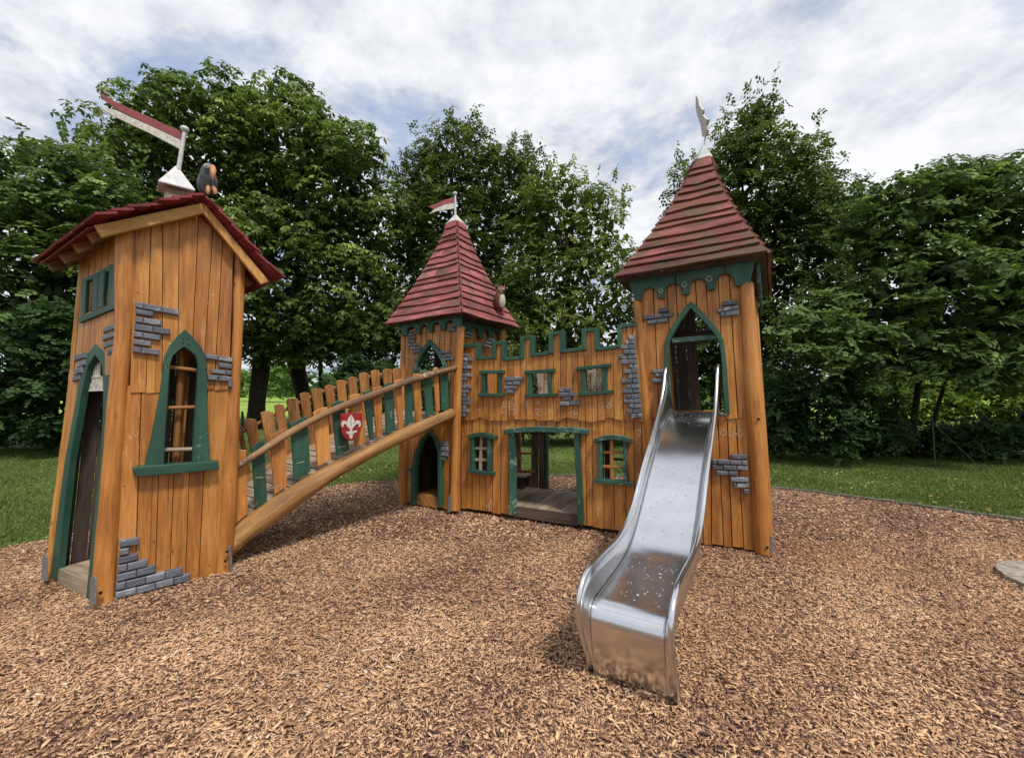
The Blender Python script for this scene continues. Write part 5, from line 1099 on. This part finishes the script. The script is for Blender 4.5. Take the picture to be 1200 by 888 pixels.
board(RTF, [(752, 330), (866, 300), (882, 640), (762, 624)], -.045, -.035, 'gap_backing', DARKW, RT, [door])  # added dark backing, keeps sky from showing through plank gaps
# chalk drawings
def smile(pl, cx, cy, r, d, m, wd=.003):
    stroke(pl, [(cx - r, cy), (cx - r * .6, cy + r * .7), (cx, cy + r), (cx + r * .6, cy + r * .7), (cx + r, cy - .2 * r)], wd, d, m)
    stroke(pl, [(cx - r * .4, cy - r * .9), (cx - r * .35, cy - r * .2)], wd, d, m); stroke(pl, [(cx + r * .4, cy - r), (cx + r * .35, cy - r * .3)], wd, d, m)
m = MB()
for (x, y, r) in ((847.5, 506, 4.2), (857.5, 508, 3.6), (867.5, 507, 4.6)): smile(RTF, x, y, r, .0065, m)
for a, b in (((852, 495), (857, 493)), ((858, 494), (863, 493)), ((836, 560), (840, 562)), ((851, 561), (852, 566))): stroke(RTF, [a, b], .0022, .0065, m)
for (x, y, r) in ((774.3, 340, 2.6), (802, 333, 3.2), (831, 326, 3.6)): smile(RTF, x, y, r, .0665, m)
m.obj('chalk_drawing', CHALK, RT)
m = MB()
for (x, y, r) in ((693, 478, 2.4), (704, 474, 3), (714, 475, 3), (736, 484, 2.6), (630.5, 471, 2.4)): smile(WF, x, y, r, .0285, m)
def heart(pl, x, y, r, d, m, wd=.0028): stroke(pl, [(x, y + r), (x - r, y - r * .2), (x - r * .5, y - r), (x, y - r * .3), (x + r * .5, y - r), (x + r, y - r * .2), (x, y + r)], wd, d, m)
def star(pl, x, y, r, d, m): stroke(pl, [(x - r, y), (x + r, y)], .002, d, m); stroke(pl, [(x, y - r), (x, y + r)], .002, d, m); stroke(pl, [(x - r * .7, y + r * .8), (x + r * .7, y - r * .6)], .002, d, m)
star(WF, 562.5, 479, 3, .0285, m); star(WF, 575, 474, 2.4, .0285, m)
stroke(WF, [(587, 484), (590, 470), (593, 484), (587, 484)], .003, .0285, m); stroke(WF, [(588, 476), (592, 476)], .003, .0285, m)
for a in (0, 3, 6): stroke(WF, [(596, 474 + a), (603, 473 + a)], .003, .0285, m)
stroke(WF, [(597, 470), (597, 487)], .003, .0285, m); stroke(WF, [(601, 471), (602, 487)], .003, .0285, m); stroke(WF, [(617, 470), (617, 480)], .003, .0285, m)
stroke(WF, [(627, 479), (634, 479), (628, 486), (634, 487)], .003, .0285, m); stroke(WF, [(640, 478), (645, 482), (641, 484)], .003, .0285, m); stroke(WF, [(669, 484), (673, 480), (673, 486), (677, 485)], .003, .0285, m)
stroke(WF, [(748, 505), (750, 503), (751, 507), (748, 510), (750, 513)], .003, .005, m); stroke(WF, [(748, 520), (750, 518), (750, 524), (748, 528)], .003, .005, m)
stroke(WF, [(581, 495), (583, 493), (584, 496), (582, 499), (583, 503)], .003, .005, m); stroke(WF, [(725, 575), (727, 573), (728, 577), (725, 579), (726, 582)], .003, .005, m)
m.obj('chalk_drawing', CHALK, GW)
m = MB()
for x in (512.5, 518.5, 524.5): heart(MTF, x, 398, 2.2, .018, m); heart(MTF, x, 401, 1.2, .018, m)
for x in (480, 485): heart(MTF, x, 418 + (x - 480) * .1, 2, .018, m)
heart(MTF, 496, 387, 1.8, .018, m); heart(MTF, 512.6, 386, 1.6, .018, m)
for y in (390, 400, 410): stroke(MTF, [(536, y), (538, y - 2), (537, y + 4), (535, y + 5)], .002, .082, m)
for x, y in ((473.5, 384), (487, 381), (500, 379), (516, 376), (533, 373)): smile(MTF, x, y, 1.9, .0625, m, .0018)
m.obj('chalk_drawing', CHALK, MT)

def nails(pl, parent, xs, ys, d, r=.0035):
    m = MB()
    for y in ys:
        for x in xs:
            q = pl.hit(x + random.uniform(-.8, .8), (y(x) if callable(y) else y) + random.uniform(-1, 1), d); m.tube([q - pl.n * .01, q + pl.n * .0025], r, 6)
    m.obj('nail_heads', BLACK, parent, kind='stuff')
nails(LTF, LT, [146, 170, 192, 212, 228, 245], [lin(132, 690, 255, 660), 570], .004); nails(WF, GW, [549, 557, 563, 570, 577, 583, 591, 598, 606, 613, 621, 629, 637, 645, 652, 660, 668, 675, 683, 690, 698, 706, 713, 722, 731, 738, 745], [lin(536, 487, 760, 485), lin(536, 424, 760, 414)], .027, .0028)
nails(WF, GW, [541, 550, 558, 566, 573, 582, 592, 690, 700, 713, 726, 738, 748], [lin(536, 588, 729, 615), 500], .005, .0028); nails(RTF, RT, [828, 841, 853, 865, 878], [lin(745, 620, 883, 636), 496, 524], .005, .003); nails(RTF, RT, [758, 773, 786, 797, 822, 834, 848, 859], [lin(750, 352, 866, 335), 482], .019, .003)
nails(MTF, MT, [476, 482, 489, 496, 503, 510, 518, 525], [lin(470, 494, 534, 500)], .005, .0028)

# ================================================================== SLIDE
SLf = [G(689, 784), G(797, 822)]; sc_ = (SLf[0] + SLf[1]) / 2; tv = SLf[1] - SLf[0]; tv.z = 0; tv.normalize(); ax = V((-tv.y, tv.x, 0)); 
sl_root = thing('steel_slide', 'shiny stainless steel slide curving down from the right tower', 'slide', sc_)
topc = RTF.hit(811, 484); L_tot = (topc - sc_).dot(ax); drift = (topc - sc_).dot(tv)

def cr(pts, n=5):
    o = []; m_ = len(pts)
    for i in range(m_ - 1):
        a, b, c, d = [np.array(pts[min(max(i + k, 0), m_ - 1)], float) for k in (-1, 0, 1, 2)]
        for k in range(n):
            t = k / n; o.append(tuple(.5 * ((2*b) + (-a + c)*t + (2*a - 5*b + 4*c - d)*t*t + (-a + 3*b - 3*c + d)*t**3)))
    o.append(tuple(pts[-1])); return o
bedP = cr([(-.05, .03), (-.10, .18), (-.128, .31), (-.132, .365), (-.11, .415), (-.06, .438), (.04, .442), (.3, .442), (.52, .45), (.70, .48), (.88, .565), (1.08, .70), (1.3, .865), (1.5, 1.0), (1.7, 1.12), (1.9, 1.22), (2.1, 1.305), (2.25, 1.35), (2.36, 1.368), (2.62, 1.37)])
rimP = cr([(.03, -.06), (-.06, .12), (-.15, .28), (-.19, .38), (-.185, .475), (-.135, .55), (-.035, .588), (.2, .588), (.5, .575), (.68, .59), (.84, .635), (1.0, .715), (1.15, .83), (1.3, .945), (1.5, 1.075), (1.7, 1.20), (1.9, 1.34), (2.08, 1.49), (2.22, 1.66), (2.30, 1.80), (2.37, 1.86), (2.45, 1.83), (2.50, 1.72), (2.54, 1.55), (2.57, 1.38)])
def sw(s_, z_, lat): k = min(1, max(0, (.7 - s_) / .7)); return sc_ + ax * s_ + tv * (lat * (1 - .05 * k) + .012 * s_ + .008 * k) + V((0, 0, z_))
def ribbon(rows, name, mat, parent, smooth=True, th=.003):
    m = MB(); n = len(rows[0]); vs = []; uvs = []; ln = 0
    for i, r in enumerate(rows):
        if i: ln += (rows[i][0] - rows[i-1][0]).length
        w_ = 0
        for k, q in enumerate(r):
            if k: w_ += (r[k] - r[k-1]).length
            vs.append(q); uvs.append((w_, ln))
    fs = [(i*n + k, i*n + k + 1, (i+1)*n + k + 1, (i+1)*n + k) for i in range(len(rows) - 1) for k in range(n - 1)]
    m.add(vs, uvs, fs, smooth); o = m.obj(name, mat, parent); md = o.modifiers.new('solid', 'SOLIDIFY'); md.thickness = th; md.offset = 0; return o
HB, HR = .203, .246
ribbon([[sw(a, b, HB * k) for k in (-1, -.94, -.5, 0, .5, .94, 1)] for a, b in bedP], 'slide_bed', STEEL, sl_root)
# side cheeks: inner sheet from bed to rim, outer sheet hanging from the rim
def at_arc(path, n):
    P = np.array(path); d = np.concatenate([[0], np.cumsum(np.linalg.norm(np.diff(P, axis=0), axis=1))]); t = np.linspace(0, d[-1], n); return np.stack([np.interp(t, d, P[:, 0]), np.interp(t, d, P[:, 1])], 1)
nR = 90
RA = at_arc(rimP, nR)
# match bed points to rim points with fixed pairs along both paths
kr = np.interp(np.linspace(0, 1, nR), [0, .16, .27, .5, .86, 1], [0, .16, .27, .5, .86, 1])
BA = at_arc(bedP, 400)
key_r = [0, 3, 4, 6, 8, 9, 11, 13, 16, 18, 20, 24]; key_b = [0, 2, 3, 5, 7, 8, 10, 12, 15, 17, 18, 19]
def arcfrac(path, ctrl):
    P = np.array(path); d = np.concatenate([[0], np.cumsum(np.linalg.norm(np.diff(P, axis=0), axis=1))]); return d[[min(c * 5, len(P) - 1) for c in ctrl]] / d[-1]
fr_, fb_ = arcfrac(rimP, key_r), arcfrac(bedP, key_b)
tb = np.interp(np.linspace(0, 1, nR), fr_, fb_); BB = np.stack([np.interp(tb, np.linspace(0, 1, 400), BA[:, 0]), np.interp(tb, np.linspace(0, 1, 400), BA[:, 1])], 1)
for sg in (-1, 1):
    rows = []; rows2 = []
    for (a, b), (c, d) in zip(RA, BB):
        p, q = sw(c, d, sg * HB), sw(a, b, sg * HR); rows.append([p, p.lerp(q, .12) + tv * sg * .004, p.lerp(q, .5) + tv * sg * .004, q])
        dv = V((c - a, d - b)); dl = min(1, .16 / max(dv.length, .01)) if d > .5 else min(1, .2 / max(dv.length, .01))
        e_ = sw(a + (c - a) * 1.05, b + (d - b) * 1.05 - .0, sg * (HR + .004)); rows2.append([sw(a, b, sg * (HR + .004)), e_])
    ribbon(rows, 'side_wall', STEEL, sl_root); ribbon(rows2, 'side_skirt', STEEL, sl_root)
    MB().tube([sw(a, b, sg * (HR + .002)) for a, b in rimP], .0165, 12, up=tv).obj('rim_rail', STEEL, sl_root)
    ribbon([[sw(a, b + .004, sg * HB * .955), sw(a, b + .004, sg * HB * .975)] for a, b in bedP[25:95]], 'weld_seam', GALV, sl_root, th=.002)
# water drops and grit on the bed
m = MB()
for _ in range(170):
    if random.random() < .6: a = random.uniform(.02, .62)
    else: a = random.uniform(2.0, 2.45)
    b = np.interp(a, [q[0] for q in bedP[30:]], [q[1] for q in bedP[30:]]); r = random.uniform(.002, .006) * random.choice([.4, .7, 1]); lat = random.uniform(-.17, .17)
    c = sw(a, b + .002, lat); pts = [c + V((math.cos(t) * r * 1.2, math.sin(t) * r, 0)) for t in np.linspace(0, 2 * math.pi, 8)[:-1]]; pts2 = [c + (q - c) * .55 + V((0, 0, r * .5)) for q in pts]
    m.add(pts + pts2, [(q.x, q.y) for q in pts + pts2], [(i, (i+1) % 7, 7 + (i+1) % 7, 7 + i) for i in range(7)] + [tuple(range(7, 14))], True)
DROP, N_, L_, b_ = newmat('water_drop'); b_.inputs['Base Color'].default_value = (.42, .44, .46, 1); b_.inputs['Roughness'].default_value = .05
m.obj('water_drops', DROP, sl_root, kind='stuff')
m = MB()
for _ in range(26):
    a = random.uniform(.8, 2.0); b = np.interp(a, [q[0] for q in bedP[30:]], [q[1] for q in bedP[30:]]); c = sw(a, b + .003, random.uniform(-.17, .17)); m.box(c, V((.0025, 0, 0)), V((0, .0025, 0)), V((0, 0, .0015)))
m.obj('grit_specks', BLACK, sl_root, kind='stuff')

# ================================================================== SMALL THINGS
def polepx(name, label, cat, a, b, Ya, Yb_, r, mat=RAW, group=None):
    p = at(*a, Ya); q = at(*b, Yb_); t = thing(name, label, cat, H(q, 0), group); q.z = -.02; MB().tube([p, p.lerp(q, .5) + V((.01, 0, 0)), q], [r * .8, r, r], 8, lump=.05).obj('pole', mat, t); return t
polepx('wooden_stake', 'upright grey wooden stake at the lawn edge under the maple', 'stake', (1091, 478), (1096, 548), 8.8, 8.8, .013, TRUNKL)
polepx('wooden_stake', 'long grey pole leaning down to the right from the upright stake', 'pole', (1090, 493), (1153, 553), 8.8, 8.5, .009, TRUNKL)
for i, (x, y0, yb, Y) in enumerate(((284, 482, 507, 16), (290.5, 484, 508, 16))):
    polepx('fence_stump', ['short black post beside the chestnut trunk, left one', 'short black post beside the chestnut trunk, right one'][i], 'post', (x, y0), (x, yb), Y, Y, .05, BLACK)
# round slab at right edge: ring of wedge blocks
cs = G(1268, 690); sb = thing('stone_slab', 'pale grey round slab of wedge stones at the right edge of the bed', 'stone slab', cs)
for ringi, (r0, r1, nn_) in enumerate(((.0, .20, 7), (.21, .46, 18))):
    for k in range(nn_):
        a0, a1 = 2 * math.pi * (k + .03) / nn_, 2 * math.pi * (k + .97) / nn_; h_ = .045 + random.uniform(-.004, .004)
        q = [cs + V((math.cos(a) * r, math.sin(a) * r, -.02)) for a, r in ((a0, r0 + .012), (a0, r1), (a1, r1), (a1, r0 + .012))]
        MB().hexa(q + [x + V((0, 0, h_ + .02)) for x in q]).obj('stone_block', STONE, sb)

#print('TRIS', sum(len(o.data.loop_triangles) if o.data.calc_loop_triangles() is None else 0 for o in bpy.data.objects if o.type == 'MESH'), len(bpy.data.objects))
